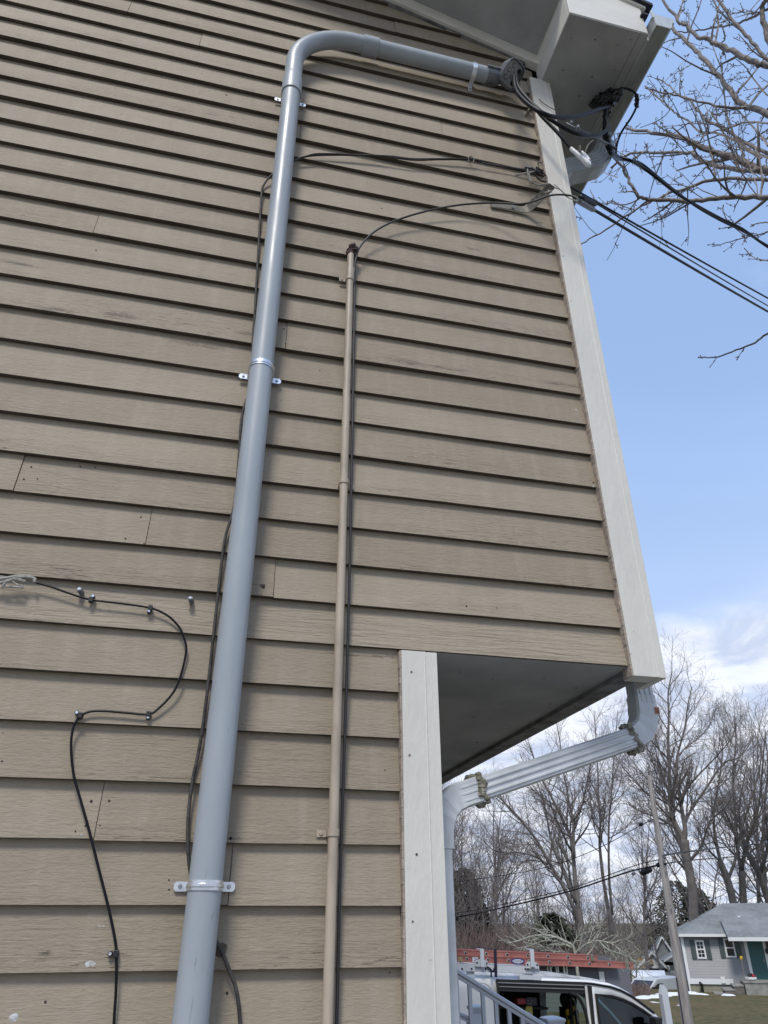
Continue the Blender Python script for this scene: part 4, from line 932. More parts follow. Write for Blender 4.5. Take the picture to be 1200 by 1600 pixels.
# roof rack
rk = MB(); zt = 2.05
rack = empty('roof_rack', label='white steel ladder rack clamped on the roof of the cargo van', cat='rack', M=VM)
za = vl(760, 1513, -.93).z
xe_ = vl(842, 1520, -.93).x
for y_ in (-.955, .905): b = MB(); b.box((xr_+.3, y_, za-.045), (xe_, y_+.05, za+.05)); b.build('side_beam', M['vinyl'], rack, bevel=.004)
b = MB(); 
for x in (xe_-.14, xe_-1.0, xe_-1.9):
    for y_ in (-.93, .86): b = MB(); b.box((x-.05, y_, zt-.06), (x+.05, y_+.07, za-.046)); b.build('foot', M['vinyl'], rack)
b = MB(); b.box((xe_-.30, -.965, za-.115), (xe_+.02, -.931, za-.062)); b.build('beam_end_plate', M['vinyl'], rack)
b = MB()
for px in (722, 737, 759, 821, 825): q = vl(px, 1514, -.957); b.tube([(q.x, -.9545, q.z), (q.x, -.9575, q.z)], .014, 8)
b.build('bolt_hole', M['castdark'], rack)
for px in (751, 829):
    x = vl(px, 1500, -.93).x; zt0, zt1 = vl(px, 1508, -.93).z, vl(px, 1484, -.93).z
    b = MB(); b.box((x-.028, -1.01, zt0-.02), (x+.028, -.975, zt1)); b.box((x-.028, -1.01, zt1), (x+.028, -.84, zt1+.012)); b.build('upright', M['vinyl'], rack, bevel=.003)
    b = MB(); b.add([(x-.10, -.985, za+.02), (x+.10, -.985, za+.02), (x+.085, -.985, za+.085), (x+.03, -.985, za+.105), (x-.03, -.985, za+.105), (x-.085, -.985, za+.085)]+[(x-.10, -.956, za+.02), (x+.10, -.956, za+.02), (x+.085, -.956, za+.085), (x+.03, -.956, za+.105), (x-.03, -.956, za+.105), (x-.085, -.956, za+.085)],
                    [(0, 1, 2, 3, 4, 5), (11, 10, 9, 8, 7, 6)]+[(i, 6+i, 6+(i+1) % 6, (i+1) % 6) for i in range(6)]); pb_ = b.build('clamp_plate', M['vinyl'], rack)
    b = MB()
    for dx in (-.07, .07): b.tube([(x+dx, -.985, za+.065), (x+dx, -.992, za+.065)], .012, 8)
    b.build('bolt_head', M['castdark'], pb_)
for x in (xe_-.14, xe_-1.0):
    b = MB(); b.box((x-.03, -.90, za+.0), (x+.03, .90, za+.045)); b.build('cross_bar', M['vinyl'], rack)
# extension ladders
M['ladder'] = mat('faded_red_fibreglass', (.39, .145, .125), .6, var=.25, vscale=5, bump=.1, var2=(.29, .10, .09))
M['rung'] = mat('ladder_rung_alu', (.5, .5, .5), .4, metal=.6)
def vline(px, py, y): return on_frame(px, py, VM, y)
def extension(name, y, x0, x1, zlo, zhi, label, rung_px, zr_, far=.42):
    r_ = empty(name, label=label, cat='ladder', group='red extension ladders', M=VM)
    for yy, s in ((y, 1), (y+far, -1)):
        b = MB(); f_ = .028
        prof = [(yy, zlo), (yy+s*f_, zlo), (yy+s*f_, zlo+.007), (yy+s*.007, zlo+.010), (yy+s*.007, zhi-.010), (yy+s*f_, zhi-.007), (yy+s*f_, zhi), (yy, zhi), (yy, zhi-.0), (yy-s*.0035, zhi-.02), (yy-s*.0035, zlo+.02)]
        b.prism([(p, q) for p, q in prof], x0, x1, 'x'); b.build('side_rail', M['ladder'], r_)
    for px in rung_px:
        x = vline(px, 1494, y).x; b = MB(); b.tube([(x, y-.006, zr_), (x, y+far+.006, zr_)], .016, 12); ru = b.build('rung', M['rung'], r_, smooth=True)
        b = MB(); b.tube([(x, y-.0045, zr_), (x, y-.009, zr_)], .0175, 14, mi=0); b.tube([(x+.003, y-.0091, zr_-.002), (x+.003, y-.0093, zr_-.002)], .0115, 12, mi=1); b.build('rung_end', [M['rung'], M['castdark']], ru)
    return r_
ru_u = [x for x in (727, 760, 792, 823.5, 855, 886, 916.5)]
ru_l = [x+1.2 for x in ru_u]
YL1 = -.965; 
zu1, zu0 = vline(850, 1489, YL1).z, vline(850, 1498.5, YL1).z
zl1, zl0 = zu0-.002, vline(850, 1508.5, YL1).z
X0, XM, XE = xr_-.4, vline(934, 1500, YL1).x, vline(990, 1510, YL1).x
nrm = .305
xs0 = vline(727, 1489, YL1).x
def rungs(x_first, xmin, xmax):
    k = int(math.floor((xmin-x_first)/nrm))+1; o_ = []
    while x_first+k*nrm < xmax: o_.append(x_first+k*nrm); k += 1
    return o_
def ext2(label, y, x0, x1, zlo, zhi, zr_, xf):
    r_ = empty('extension_ladder', label=label, cat='ladder', M=VM); far = .42
    for yy, s in ((y, 1), (y+far, -1)):
        b = MB(); f_ = .03
        prof = [(yy-s*.004, zlo), (yy+s*f_, zlo), (yy+s*f_, zlo+.007), (yy+s*.006, zlo+.010), (yy+s*.006, zhi-.010), (yy+s*f_, zhi-.007), (yy+s*f_, zhi), (yy-s*.004, zhi), (yy-s*.004, zhi-.012), (yy, zhi-.016), (yy, zlo+.016), (yy-s*.004, zlo+.012)]
        b.prism(prof, x0, x1, 'x'); b.build('side_rail', M['ladder'], r_)
    for x in rungs(xf, x0+.05, x1-.05):
        b = MB(); b.tube([(x, y, zr_), (x, y+far, zr_)], .016, 10); ru = b.build('rung', M['rung'], r_, smooth=True)
        b = MB(); b.tube([(x, y+.001, zr_), (x, y-.006, zr_)], .021, 14, mi=0); b.tube([(x+.003, y-.0061, zr_-.002), (x+.003, y-.0066, zr_-.002)], .0145, 12, mi=1); b.build('rung_end', [M['rung'], M['castdark']], ru)
    return r_
l1 = ext2('upper faded red extension ladder section lying on the van rack, carrying the round rung ends', YL1, X0, XM, zu0+.001, zu1, (zu0+zu1)/2+.0, xs0)
l2 = ext2('lower faded red ladder section reaching farther right under the upper section', YL1+.004, X0-.1, XE, zl0, zu0-.001, (zl0+zu0)/2+.005, xs0+.022)
b = MB(); x = vline(918, 1492, YL1).x+.05; b.box((XM-.11, YL1-.012, zu0-.0), (XM-.055, YL1-.006, zu1+.01)); b.build('end_bracket', M['galv'], l1)
b = MB(); b.box((XE-.13, YL1-.010, zl0+.0), (XE-.075, YL1-.004, zu0+.05)); b.build('end_bracket', M['galv'], l2)
# decals on the lower rail
def text(s, size, M_, m, par, name, ext=.0006, squash=1.0):
    cu = bpy.data.curves.new(name, 'FONT'); cu.body = s; cu.size = size; cu.extrude = ext; cu.align_x = 'CENTER'; cu.align_y = 'CENTER'
    tmp = bpy.data.objects.new('tmp', cu); col.objects.link(tmp)
    bpy.context.view_layer.update(); me = bpy.data.meshes.new_from_object(tmp.evaluated_get(bpy.context.evaluated_depsgraph_get()))
    bpy.data.objects.remove(tmp); me.transform(M_ @ Matrix.Diagonal((squash, 1, 1, 1))); me.materials.clear(); me.materials.append(m)
    o = bpy.data.objects.new(name, me); col.objects.link(o); o.parent = par; return o
M['decalblue'] = mat('decal_blue', (.02, .035, .22), .4); M['decalwhite'] = mat('decal_white', (.65, .67, .72), .4)
q0_, q1_ = vline(798, 1500, YL1), vline(820, 1500, YL1); cxm = (q0_.x+q1_.x)/2; wd = (q1_.x-q0_.x)/2; zl_ = (zl0+zu0)/2-.0
def lens(b, w_, h_, y, yt, n=14):
    pts = [(cxm+w_*math.cos(a), h_*math.sin(a)*abs(math.sin(a))**.15) for a in [2*math.pi*i/n for i in range(n)]]
    b.prism([(p, zl_+q) for p, q in pts], y, yt, 'y')
b = MB(); lens(b, wd, .036, YL1-.0015, YL1-.0035, 24); dc = b.build('maker_decal', M['decalblue'], l2)
b = MB(); lens(b, wd*.78, .024, YL1-.0036, YL1-.0046, 24); b.build('decal_ground', M['decalwhite'], dc)
text('WERNER', .036, Matrix.Translation((cxm, YL1-.0052, zl_)) @ Matrix.Rotation(R(90), 4, 'X'), M['decalblue'], dc, 'decal_letters', squash=.95)
q = vline(742.5, 1497.5, YL1); b = MB(); b.box((q.x-.042, YL1-.0030, zl_-.030), (q.x+.042, YL1-.0015, zl_+.030)); dc = b.build('number_decal', M['decalwhite'], l2)
text('24', .058, Matrix.Translation((q.x+.008, YL1-.0040, zl_)) @ Matrix.Rotation(R(90), 4, 'X'), M['decalblue'], dc, 'decal_number')
q = vline(719, 1496, YL1); b = MB(); b.box((q.x-.03, YL1-.003, zl_-.028), (q.x+.03, YL1-.0015, zl_+.028)); b.build('warning_decal', mat('decal_warning', (.35, .32, .14), .5, var=.6, vscale=60), l2)
# strap
q = vline(775, 1490, YL1); b = MB(); b.box((q.x-.035, YL1-.014, za-.10), (q.x+.005, YL1-.009, zu1+.02)); b.box((q.x-.035, YL1-.014, zu1+.02), (q.x+.02, YL1+.45, zu1+.026)); b.tube(spline([(q.x-.17, YL1-.01, za+.05), (q.x-.10, YL1-.012, za-.0), (q.x-.06, YL1-.012, za-.03), (q.x-.02, YL1-.014, za+.03)], 5), .012, 5); b.tube(spline([(q.x-.08, YL1-.01, za-.02), (q.x-.085, YL1-.012, za-.10)], 3), .013, 5)
st_ = b.build('ladder_strap', mat('navy_webbing', (.012, .014, .035), .8)); st_.matrix_world = VM; tag(st_, 'dark navy webbing strap looped over the red ladders on the van', 'strap')
# ================================================================== WHITE POST, UTILITY POLE, WIRES
pt, pb = at(1035, 1548, d=9.3), at(1050, 1625, d=9.3)
b = MB(); w_ = .036; gx = gz(pt.x, pt.y)
b.prism([(pt.x-w_*.9, gx), (pt.x+w_*1.1, gx), (pt.x+w_*1.1, pt.z+.01), (pt.x+w_*.0, pt.z+.055), (pt.x-w_*.9, pt.z-.03)], pt.y-.035, pt.y+.035, 'y')
tag(b.build('white_post', M['vinyl'], bevel=.004), 'slim white post with a slanted cut top right of the work van', 'post')
M['polewood'] = mat('weathered_pole_wood', (.36, .335, .31), .9, var=.35, vscale=6, bump=.8, bscale=14, stretch=(3, 3, .25), var2=(.22, .20, .185))
PD = 21.0
p0, p1 = at(1014, 1212, d=PD), at(1075, 1600, d=PD)
pole = empty('utility_pole', (p1.x, p1.y, gz(p1.x, p1.y)-.3), 'weathered grey wooden utility pole rising in front of the bare trees at the right', 'pole')
b = MB(); pts = []; nn_ = 14
for i in range(nn_+1):
    t = i/nn_; p = p0.lerp(p1+(p1-p0)*.45, t); pts.append(p)
b.tube(pts, [.052+.108*(i/nn_) for i in range(nn_+1)], 14); b.build('shaft', M['polewood'], pole, smooth=True)
b = MB()
for px, py in [(1040, 1355), (1036, 1338), (1021, 1276), (1048, 1415)]:
    q = at(px, py, d=PD-.14); b.tube([q, q+Vector((-.05, -.06, 0))], .02, 6)
b.build('pole_bolts', M['castal'], pole)
def dwire(name, pts, d0, r_, label, cat='wire', sag=0, group=None):
    P = [at(x, y, d=dd) for x, y, dd in pts]; return tube_thing(name, P, r_, M['cable'], label, cat, group, n=6, sp=4)
dwire('aerial_cable', [(640, 1443, 24), (730, 1430, 24), (790, 1417, 24), (850, 1403, 23.5), (905, 1388, 23), (950, 1373, 22.5), (990, 1360, 22), (1040, 1350, 20.9)], 0, .020, 'thick black telephone cable carrying the splice cases from the left to the utility pole')
dwire('aerial_cable', [(640, 1436, 24), (730, 1424, 24), (800, 1410, 24), (860, 1396, 23.5), (905, 1384, 23), (960, 1364, 22.5), (1000, 1350, 21.5), (1040, 1341, 20.9)], 0, .011, 'thin cable just above the thick telephone cable, left of the utility pole')
dwire('aerial_cable', [(700, 1380, 25), (790, 1367, 24.5), (850, 1356, 24), (900, 1340, 23.5), (950, 1318, 22.5), (1000, 1290, 21.5), (1024, 1279, 21)], 0, .009, 'upper thin line rising from the left to the utility pole with two small insulators')
dwire('aerial_cable', [(1024, 1278, 21), (1060, 1268, 24), (1130, 1262, 30), (1210, 1258, 36)], 0, .008, 'faint upper line leaving the utility pole to the right')
dwire('aerial_cable', [(1036, 1337, 20.9), (1050, 1334, 21.5), (1080, 1330, 24), (1130, 1324, 29), (1210, 1316, 36)], 0, .020, 'dark line leaving the utility pole to the right, second from the top')
dwire('aerial_cable', [(1040, 1349, 20.9), (1080, 1344, 24), (1130, 1340, 29), (1210, 1333, 36)], 0, .016, 'dark line leaving the utility pole to the right, lowest of the three')
dwire('aerial_cable', [(830, 1246, 30), (905, 1224, 27), (1000, 1209, 24), (1060, 1195, 26), (1110, 1178, 30), (1210, 1150, 40)], 0, .006, 'hair-thin high line passing behind the top of the utility pole')
for px, py, dd, l_, r_, lb in [(1010, 1361, 21.6, .16, .075, 'larger lumpy black splice case on the thick telephone cable left of the utility pole'), (1030, 1351, 21.1, .07, .055, 'small black splice case right beside the utility pole'), (990, 1365, 22, .05, .04, 'small grey terminal on the thick telephone cable left of the larger splice case'), (1002, 1288, 21.5, .05, .045, 'small black insulator on the upper thin line'), (1015, 1282, 21.2, .04, .035, 'pale insulator on the upper thin line nearest the pole')]:
    q = at(px, py, d=dd); b = MB(); dx = Vector((l_, .1*l_, l_*.3)); b.tube([q-dx, q-dx*.8, q+dx*.8, q+dx], [r_*.5, r_, r_*.9, r_*.5], 8); tag(b.build('splice_case', M['cable'] if 'black' in lb else M['castal'], smooth=True), lb, 'splice case')
dwire('guy_wire', [(1057, 1528, 20.6), (1062, 1560, 20.4), (1068, 1600, 20.2), (1075, 1650, 20)], 0, .014, 'dark wire standing just left of the foot of the utility pole')
# ================================================================== HOUSES
def lap_mat(name, colr, step, dark=.55, axis=2):
    m = bpy.data.materials.new(name); m.use_nodes = True; t = m.node_tree; b = t.nodes['Principled BSDF']
    P = N(t, 'ShaderNodeTexCoord').outputs['Object']; s = N(t, 'ShaderNodeSeparateXYZ'); lk(t, P, s.inputs[0])
    fr = math_n(t, 'FRACT', math_n(t, 'DIVIDE', s.outputs[axis], step))
    c = mixc(t, mrange(t, noise(t, P, 1.5, 4), .35, .7, 0, .5), colr, tuple(c*.86 for c in colr))
    lk(t, c, b.inputs['Base Color']); b.inputs['Roughness'].default_value = .6
    bp = N(t, 'ShaderNodeBump'); bp.inputs['Distance'].default_value = .05; bp.inputs['Strength'].default_value = 1
    lk(t, math_n(t, 'SUBTRACT', 1.0, fr), bp.inputs['Height']); lk(t, bp.outputs[0], b.inputs['Normal']); return m
def roof_mat(name, colr):
    m = bpy.data.materials.new(name); m.use_nodes = True; t = m.node_tree; b = t.nodes['Principled BSDF']
    P = N(t, 'ShaderNodeTexCoord').outputs['Object']; br_ = N(t, 'ShaderNodeTexBrick'); mp_ = N(t, 'ShaderNodeMapping'); lk(t, P, mp_.inputs[0]); mp_.inputs['Rotation'].default_value = (R(90), 0, 0)
    lk(t, mp_.outputs[0], br_.inputs['Vector']); br_.inputs['Scale'].default_value = 2.6; br_.inputs['Mortar Size'].default_value = .012
    br_.inputs['Color1'].default_value = (*colr, 1); br_.inputs['Color2'].default_value = (*[c*.78 for c in colr], 1); br_.inputs['Mortar'].default_value = (*[c*.55 for c in colr], 1)
    c = mixc(t, mrange(t, noise(t, P, .9, 5, .6), .35, .7, 0, .6), br_.outputs[0], tuple(c*1.25 for c in colr)); lk(t, c, b.inputs['Base Color']); b.inputs['Roughness'].default_value = .9; return m
M['gsiding'] = lap_mat('grey_vinyl_siding', (.27, .275, .285), .125)
M['wsiding'] = lap_mat('white_siding_far', (.58, .58, .56), .13)
M['dsiding'] = lap_mat('dark_grey_siding', (.10, .105, .11), .16)
M['groof'] = roof_mat('grey_shingle_roof', (.20, .215, .22)); M['wroof'] = roof_mat('far_grey_roof', (.22, .225, .22))
M['white'] = mat('white_paint', (.68, .70, .70), .5); M['shutter'] = mat('green_grey_shutter', (.055, .075, .075), .6); M['teal'] = mat('teal_door', (.025, .10, .10), .45)
M['pane'] = mat('dark_pane', (.02, .022, .025), .08, spec=.8); M['snow'] = mat('old_snow', (.80, .82, .85), .6, bump=.4, bscale=8)
M['blockfound'] = mat('tan_foundation', (.27, .26, .20), .9, var=.15, vscale=3)
def window(par, x, z, w, h, y=0, shut=None, nx=2, nz=2, name='window'):
    """double-hung window: white frame, dark panes with glazing bars; x,z centre in par's frame"""
    b = MB(); f = .075 if w > .45 else .05
    b.box((x-w/2, y-.06, z-h/2), (x+w/2, y+.02, z-h/2+f)); b.box((x-w/2, y-.06, z+h/2-f), (x+w/2, y+.02, z+h/2)); b.box((x-w/2, y-.06, z-h/2+f), (x-w/2+f, y+.02, z+h/2-f)); b.box((x+w/2-f, y-.06, z-h/2+f), (x+w/2, y+.02, z+h/2-f)); b.box((x-w/2+f, y-.05, z-.03), (x+w/2-f, y+.02, z+.03))
    o = b.build(name, M['white'], par)
    b = MB(); b.box((x-w/2+f, y-.02, z-h/2+f), (x+w/2-f, y-.005, z+h/2-f)); b.build('pane', M['pane'], o)
    b = MB(); iw = w-2*f
    for i in range(1, nx): xx = x-iw/2+iw*i/nx; b.box((xx-.012, y-.032, z-h/2+f), (xx+.012, y-.0205, z+h/2-f))
    if nx > 1:
        for s_ in (-1, 1): zz = z+s_*(h/4-.02); b.box((x-iw/2, y-.031, zz-.012), (x+iw/2, y-.021, zz+.012))
        b.build('glazing_bars', M['white'], o)
    if shut:
        for s_ in (-1, 1):
            b = MB(); xx = x+s_*(w/2+.03+shut/2); b.box((xx-shut/2, y-.05, z-h/2-.02), (xx+shut/2, y-.0, z+h/2+.02)); b.build('shutter', M['shutter'], par)
    return o
# --- grey bungalow on the right
GD = 51.0
gp = at(1079, 1547, d=GD); gp.z = at(1080, 1547, d=GD).z
ang = math.atan2(-.50, .866)
GM = Matrix.Translation(gp) @ Matrix.Rotation(ang, 4, 'Z')
gh = empty('grey_bungalow', label='grey sided bungalow with green grey shutters and a teal door behind the lawn', cat='house', M=GM)
gl_ = lambda px, py, y=0: on_frame(px, py, GM, y)
zb_ = gl_(1100, 1536).z; ze_ = gl_(1065, 1463).z; zbt = gl_(1110, 1535).z-.0
ze_ = (gl_(1067, 1466).z + gl_(1137, 1461).z)/2
WL = 11.5; DP = 8.0
b = MB(); b.box((.04, .04, -4), (WL-.04, DP, zb_)); b.build('foundation', M['blockfound'], gh)
b = MB(); b.box((0, 0, zb_), (WL, DP, ze_)); b.build('wall', M['gsiding'], gh)
b = MB(); b.box((-.02, -.035, zb_-.05), (gl_(1146, 1534).x, .0, zb_+.20)); b.box((-.03, -.03, zb_+.2), (.09, .0, ze_)); b.box((-.06, -.08, -.1), (.02, -.031, ze_)); b.build('corner_trim', M['white'], gh)
rz_ = gl_(1150, 1411, 3.4).z; rx_ = gl_(1131, 1415, 3.4).x
OVH = .35
b = MB(); z0 = ze_+.12
v_ = [(-OVH, -OVH, z0), (WL+OVH, -OVH, z0), (WL+OVH, DP+OVH, z0), (-OVH, DP+OVH, z0), (rx_, DP/2, rz_), (WL-rx_, DP/2, rz_)]
b.add(v_, [(0, 1, 5, 4), (1, 2, 5), (2, 3, 4, 5), (3, 0, 4), (3, 2, 1, 0)]); rf_ = b.build('roof', M['groof'], gh)
b = MB(); xm_ = gl_(1137, 1460).x
b.box((-OVH, -OVH-.03, ze_-.0), (xm_, -OVH+.0, z0+.02)); b.box((-OVH-.03, -OVH, ze_), (-OVH-.001, DP, z0+.01)); b.build('fascia', M['white'], gh)
b = MB(); b.add([(xm_-.15, -OVH, z0+.03), (WL+.3, -OVH, z0+.03), (WL+.3, -1.3, z0-.14), (xm_-.15, -1.3, z0-.14), (xm_-.15, 1.2, z0+.85), (WL+.3, 1.2, z0+.85), (xm_+.6, 1.2, z0+.9)], [(0, 3, 2, 1), (3, 2, 5, 4)]); b.build('porch_roof', M['groof'], gh)
b = MB(); b.box((xm_-.15, -1.33, z0-.30), (WL+.3, -1.29, z0-.12)); b.build('porch_fascia', M['white'], gh)
for px0, py0, px1, py1 in [(1086, 1469, 1101, 1498), (1130.5, 1466, 1147.5, 1496)]:
    a_, c_ = gl_(px0, py0), gl_(px1, py1); m0, m1 = gl_(px0-2, (py0+py1)/2).x, gl_(px1-1.5, (py0+py1)/2).x; window(gh, (m0+m1)/2+.1, (a_.z+c_.z)/2, (m1-m0)*.90, abs(a_.z-c_.z), shut=.26, nx=2 if px0 < 1100 else 1)
a_, c_ = gl_(1168, 1464), gl_(1196, 1529)
dx0, dx1 = gl_(1176, 1500).x-.12, gl_(1190, 1500).x+.22
b = MB(); b.box((dx0-.16, -.06, c_.z-.05), (dx0, .0, a_.z)); b.box((dx1, -.06, c_.z-.05), (dx1+.14, .0, a_.z)); b.box((dx0, -.06, a_.z-.1), (dx1, 0, a_.z)); b.box((dx0-.1, -.07, c_.z-.12), (dx1+.1, 0, c_.z-.05)); df = b.build('door_frame', M['white'], gh)
b = MB(); b.box((dx0, -.04, c_.z-.05), (dx1, -.0, a_.z-.1)); dr_ = b.build('door', M['teal'], gh); b = MB(); b.box((dx1-.14, -.09, (a_.z+c_.z)/2-.2), (dx1-.08, -.04, (a_.z+c_.z)/2-.05)); b.build('handle', M['galv'], dr_)
b = MB(); b.box((dx1+.22, -.05, c_.z+.75), (dx1+.55, 0, a_.z+.0)); b.build('shutter', M['shutter'], gh)
window(gh, dx1+1.05, (a_.z+c_.z)/2+.35, .95, 1.4, shut=None)
b = MB(); q = gl_(1187, 1466); b.box((dx1+.12, -.22, q.z-.18), (dx1+.26, -.06, q.z+.05)); b.build('porch_lamp', M['vanblack'], gh)
b = MB(); q = gl_(1189, 1486); b.box((dx1+.06, -.2, q.z-.12), (dx1+.40, -.06, q.z+.12)); b.build('mailbox', M['vanblack'], gh, bevel=.03)
for px, py in [(1154.5, 1434), (1154, 1448)]:
    q = gl_(px, py, 1.6); b = MB(); k_ = (q.z-z0)/(rz_-z0); yy = -OVH+(DP/2+OVH)*k_*1.0; q = gl_(px, py, yy); b.tube([(q.x, yy, q.z-.35), (q.x, yy, q.z+.02)], .07, 8); b.tube([(q.x, yy, q.z+.02), (q.x, yy, q.z+.10)], .09, 8, mi=1); b.build('roof_vent', [M['vanblack'], M['snow']], gh)
# stoop and steps
b = MB(); sx = gl_(1168, 1532).x; zs_ = c_.z-.12
b.box((sx-.35, -1.6, -.5), (WL-.5, -.0-.09, zs_)); b.box((sx-.40, -1.64, zs_), (WL-.45, -.09, zs_+.07))
tag(b.build('stoop', M['concrete'], None), None)
bpy.context.view_layer.update()
stoop = bpy.data.objects['stoop']; stoop.parent = gh
b = MB()
for i in range(4): x1_ = sx-.40-.0; b.box((x1_-.50*(i+1), -1.55, -.5), (x1_-.50*i-.004, -.35, zs_-.19*(i+1)+.02)); b.box((x1_-.50*(i+1)-.05, -1.58, zs_-.19*(i+1)+.02), (x1_-.50*i-.006, -.33, zs_-.19*(i+1)+.09), mi=1)
b.build('steps', [mat('worn_steps', (.13, .12, .105), .9, var=.3), M['concrete']], gh)
b = MB(); q2 = gl_(1097, 1543); b.tube([(q2.x, -.08, -.1), (q2.x, -.10, .28), (q2.x-.08, -.3, .36)], .07, 8); b.build('vent_pipe', M['vanblack'], gh)
b = MB(); q = gl_(1128, 1540); b.box((q.x, -.08, .35), (q.x+.22, .03, .65)); b.build('meter_box', M['white'], gh)
# yellow topped stake & small clutter on the stoop
q = GM @ gl_(1164, 1531, -1.2); b = MB(); b.tube([q, q+Vector((.05, 0, .95))], .03, 6, mi=0); b.ball(q+Vector((.06, 0, 1.0)), .09, 8, 6, mi=1, jit=.2, rnd=rnd); tag(b.build('garden_stake', [M['galv'], M['yellowplastic']]), 'yellow topped stake standing on the stoop by the teal door', 'stake')
q = GM @ gl_(1171, 1529, -1.2); b = MB(); b.box((q.x-.2, q.y-.2, q.z-.02), (q.x+.3, q.y+.15, q.z+.07)); b.ball(q+Vector((.12, 0, .14)), .13, 8, 6, jit=.3, rnd=rnd, sc_=(1.5, 1, .8), mi=1); b.ball(q+Vector((.2, -.1, .12)), .1, 8, 6, mi=2)
tag(b.build('clutter_box', [M['white'], M['vanblack'], M['redplastic']]), 'small dark and red bundle lying on the stoop left of the teal door', 'bundle')
# path + snow
def gpoly(pxs, y_in, dz, name, m, kind='structure'):
    pass
def px_ground(px, py):
    r = ray(px, py); t = 5
    p = CAM + r*t
    for _ in range(4000):
        t += .05; p = CAM + r*t
        if p.z < gz(p.x, p.y): break
    return Vector((p.x, p.y, gz(p.x, p.y)))
snow = MB(); rs2 = random.Random(9)
for px, py, w_ in [(1140, 1555, .6), (1098, 1554, .35), (1085, 1553, .5), (1078, 1552, .5)]+[(1003+5.2*i, 1560.5-.72*i+rs2.uniform(-.8, .8), .45) for i in range(13)]+[(1022, 1566, .15), (1059, 1571, .12), (1156, 1551, .1)]:
    q = px_ground(px, py); 
    for k in range(3): snow.ball((q.x+rs2.uniform(-w_, w_)*.5, q.y+rs2.uniform(-.3, .3), q.z), w_*rs2.uniform(.5, .9), 9, 5, sc_=(1, .8, .16), jit=.2, rnd=rs2)
tag(snow.build('snow_patches', M['snow'], smooth=True), 'thin leftover snow patches along the far edge of the lawn', kind='stuff')
a0 = px_ground(1000, 1553); a1 = px_ground(1160, 1550.5)
dv = (a1-a0).normalized(); nv_ = Vector((-dv.y, dv.x, 0))
b = MB(); L_ = [a0-dv*8, a1+dv*10]; b.box((0, 0, -.3), (1, 1, 0)) if False else None
vs = [L_[0], L_[1], L_[1]+nv_*1.2, L_[0]+nv_*1.2]; zz = [gz(v.x, v.y)+.06 for v in vs]
b.add([(v.x, v.y, -3.5) for v in vs]+[(v.x, v.y, z) for v, z in zip(vs, zz)], [(0, 3, 2, 1), (4, 5, 6, 7), (0, 1, 5, 4), (1, 2, 6, 5), (2, 3, 7, 6), (3, 0, 4, 7)])
tag(b.build('path', M['concrete']), kind='structure')
# --- small van parked by the bungalow
v2 = at(1040, 1553, d=64); VN = Matrix.Translation((v2.x, v2.y, gz(v2.x, v2.y))) @ Matrix.Rotation(R(180+24), 4, 'Z')
sv = empty('small_van', label='small white van parked beyond the lawn left of the grey bungalow', cat='van', M=VN)
g2 = lambda px, py, y=.95: on_frame(px, py, VN, y)
ht = g2(1045, 1528).z; hb_ = g2(1014, 1549).z; xw0, xw1 = g2(1015, 1549).x, g2(1028, 1530).x; Lf = xw0+.35; Lr = xw1-3.6
prof = [(Lr, .3), (Lr, ht-.1), (Lr+.1, ht), (xw1-.1, ht), (xw1+.12, ht-.06), (xw0, hb_), (Lf, hb_-.15), (Lf+.05, .3)]
b = MB(); b.prism(prof, -.9, .9, 'y'); b.build('body', M['white'], sv, bevel=.05)
b = MB(); L_ = Vector((xw0-xw1-.12, 0, hb_-ht+.06)); nv2 = Vector((-L_.z, 0, L_.x)).normalized(); nv2 = nv2 if nv2.z > 0 else -nv2
c0 = Vector((xw1+.12, 0, ht-.06))+L_*.12+nv2*.012; c1 = c0+L_*.80; b.add([c0+Vector((0, -.75, 0)), c0+Vector((0, .75, 0)), c1+Vector((0, .82, 0)), c1+Vector((0, -.82, 0))], [(0, 1, 2, 3)]); b.build('windscreen', M['pane'], sv)
xd_ = g2(1037, 1540).x
for s_ in (-1, 1): b = MB(); b.prism([(xd_, hb_+.03), (xw0-.25, hb_+.03), (xw1+.05, ht-.28), (xd_, ht-.28)], s_*.915, s_*.93, 'y'); b.build('door_window', M['pane'], sv)
b = MB(); b.box((xw0-.5, .92, hb_-.02), (xw0-.35, 1.15, hb_+.22)); b.build('mirror', M['vanblack'], sv)
for x in (Lf-.6, Lr+.7):
    for s_ in (-1, 1): b = MB(); b.tube([(x, s_*.7, .32), (x, s_*.93, .32)], .32, 16); b.build('wheel', M['rubber'], sv)
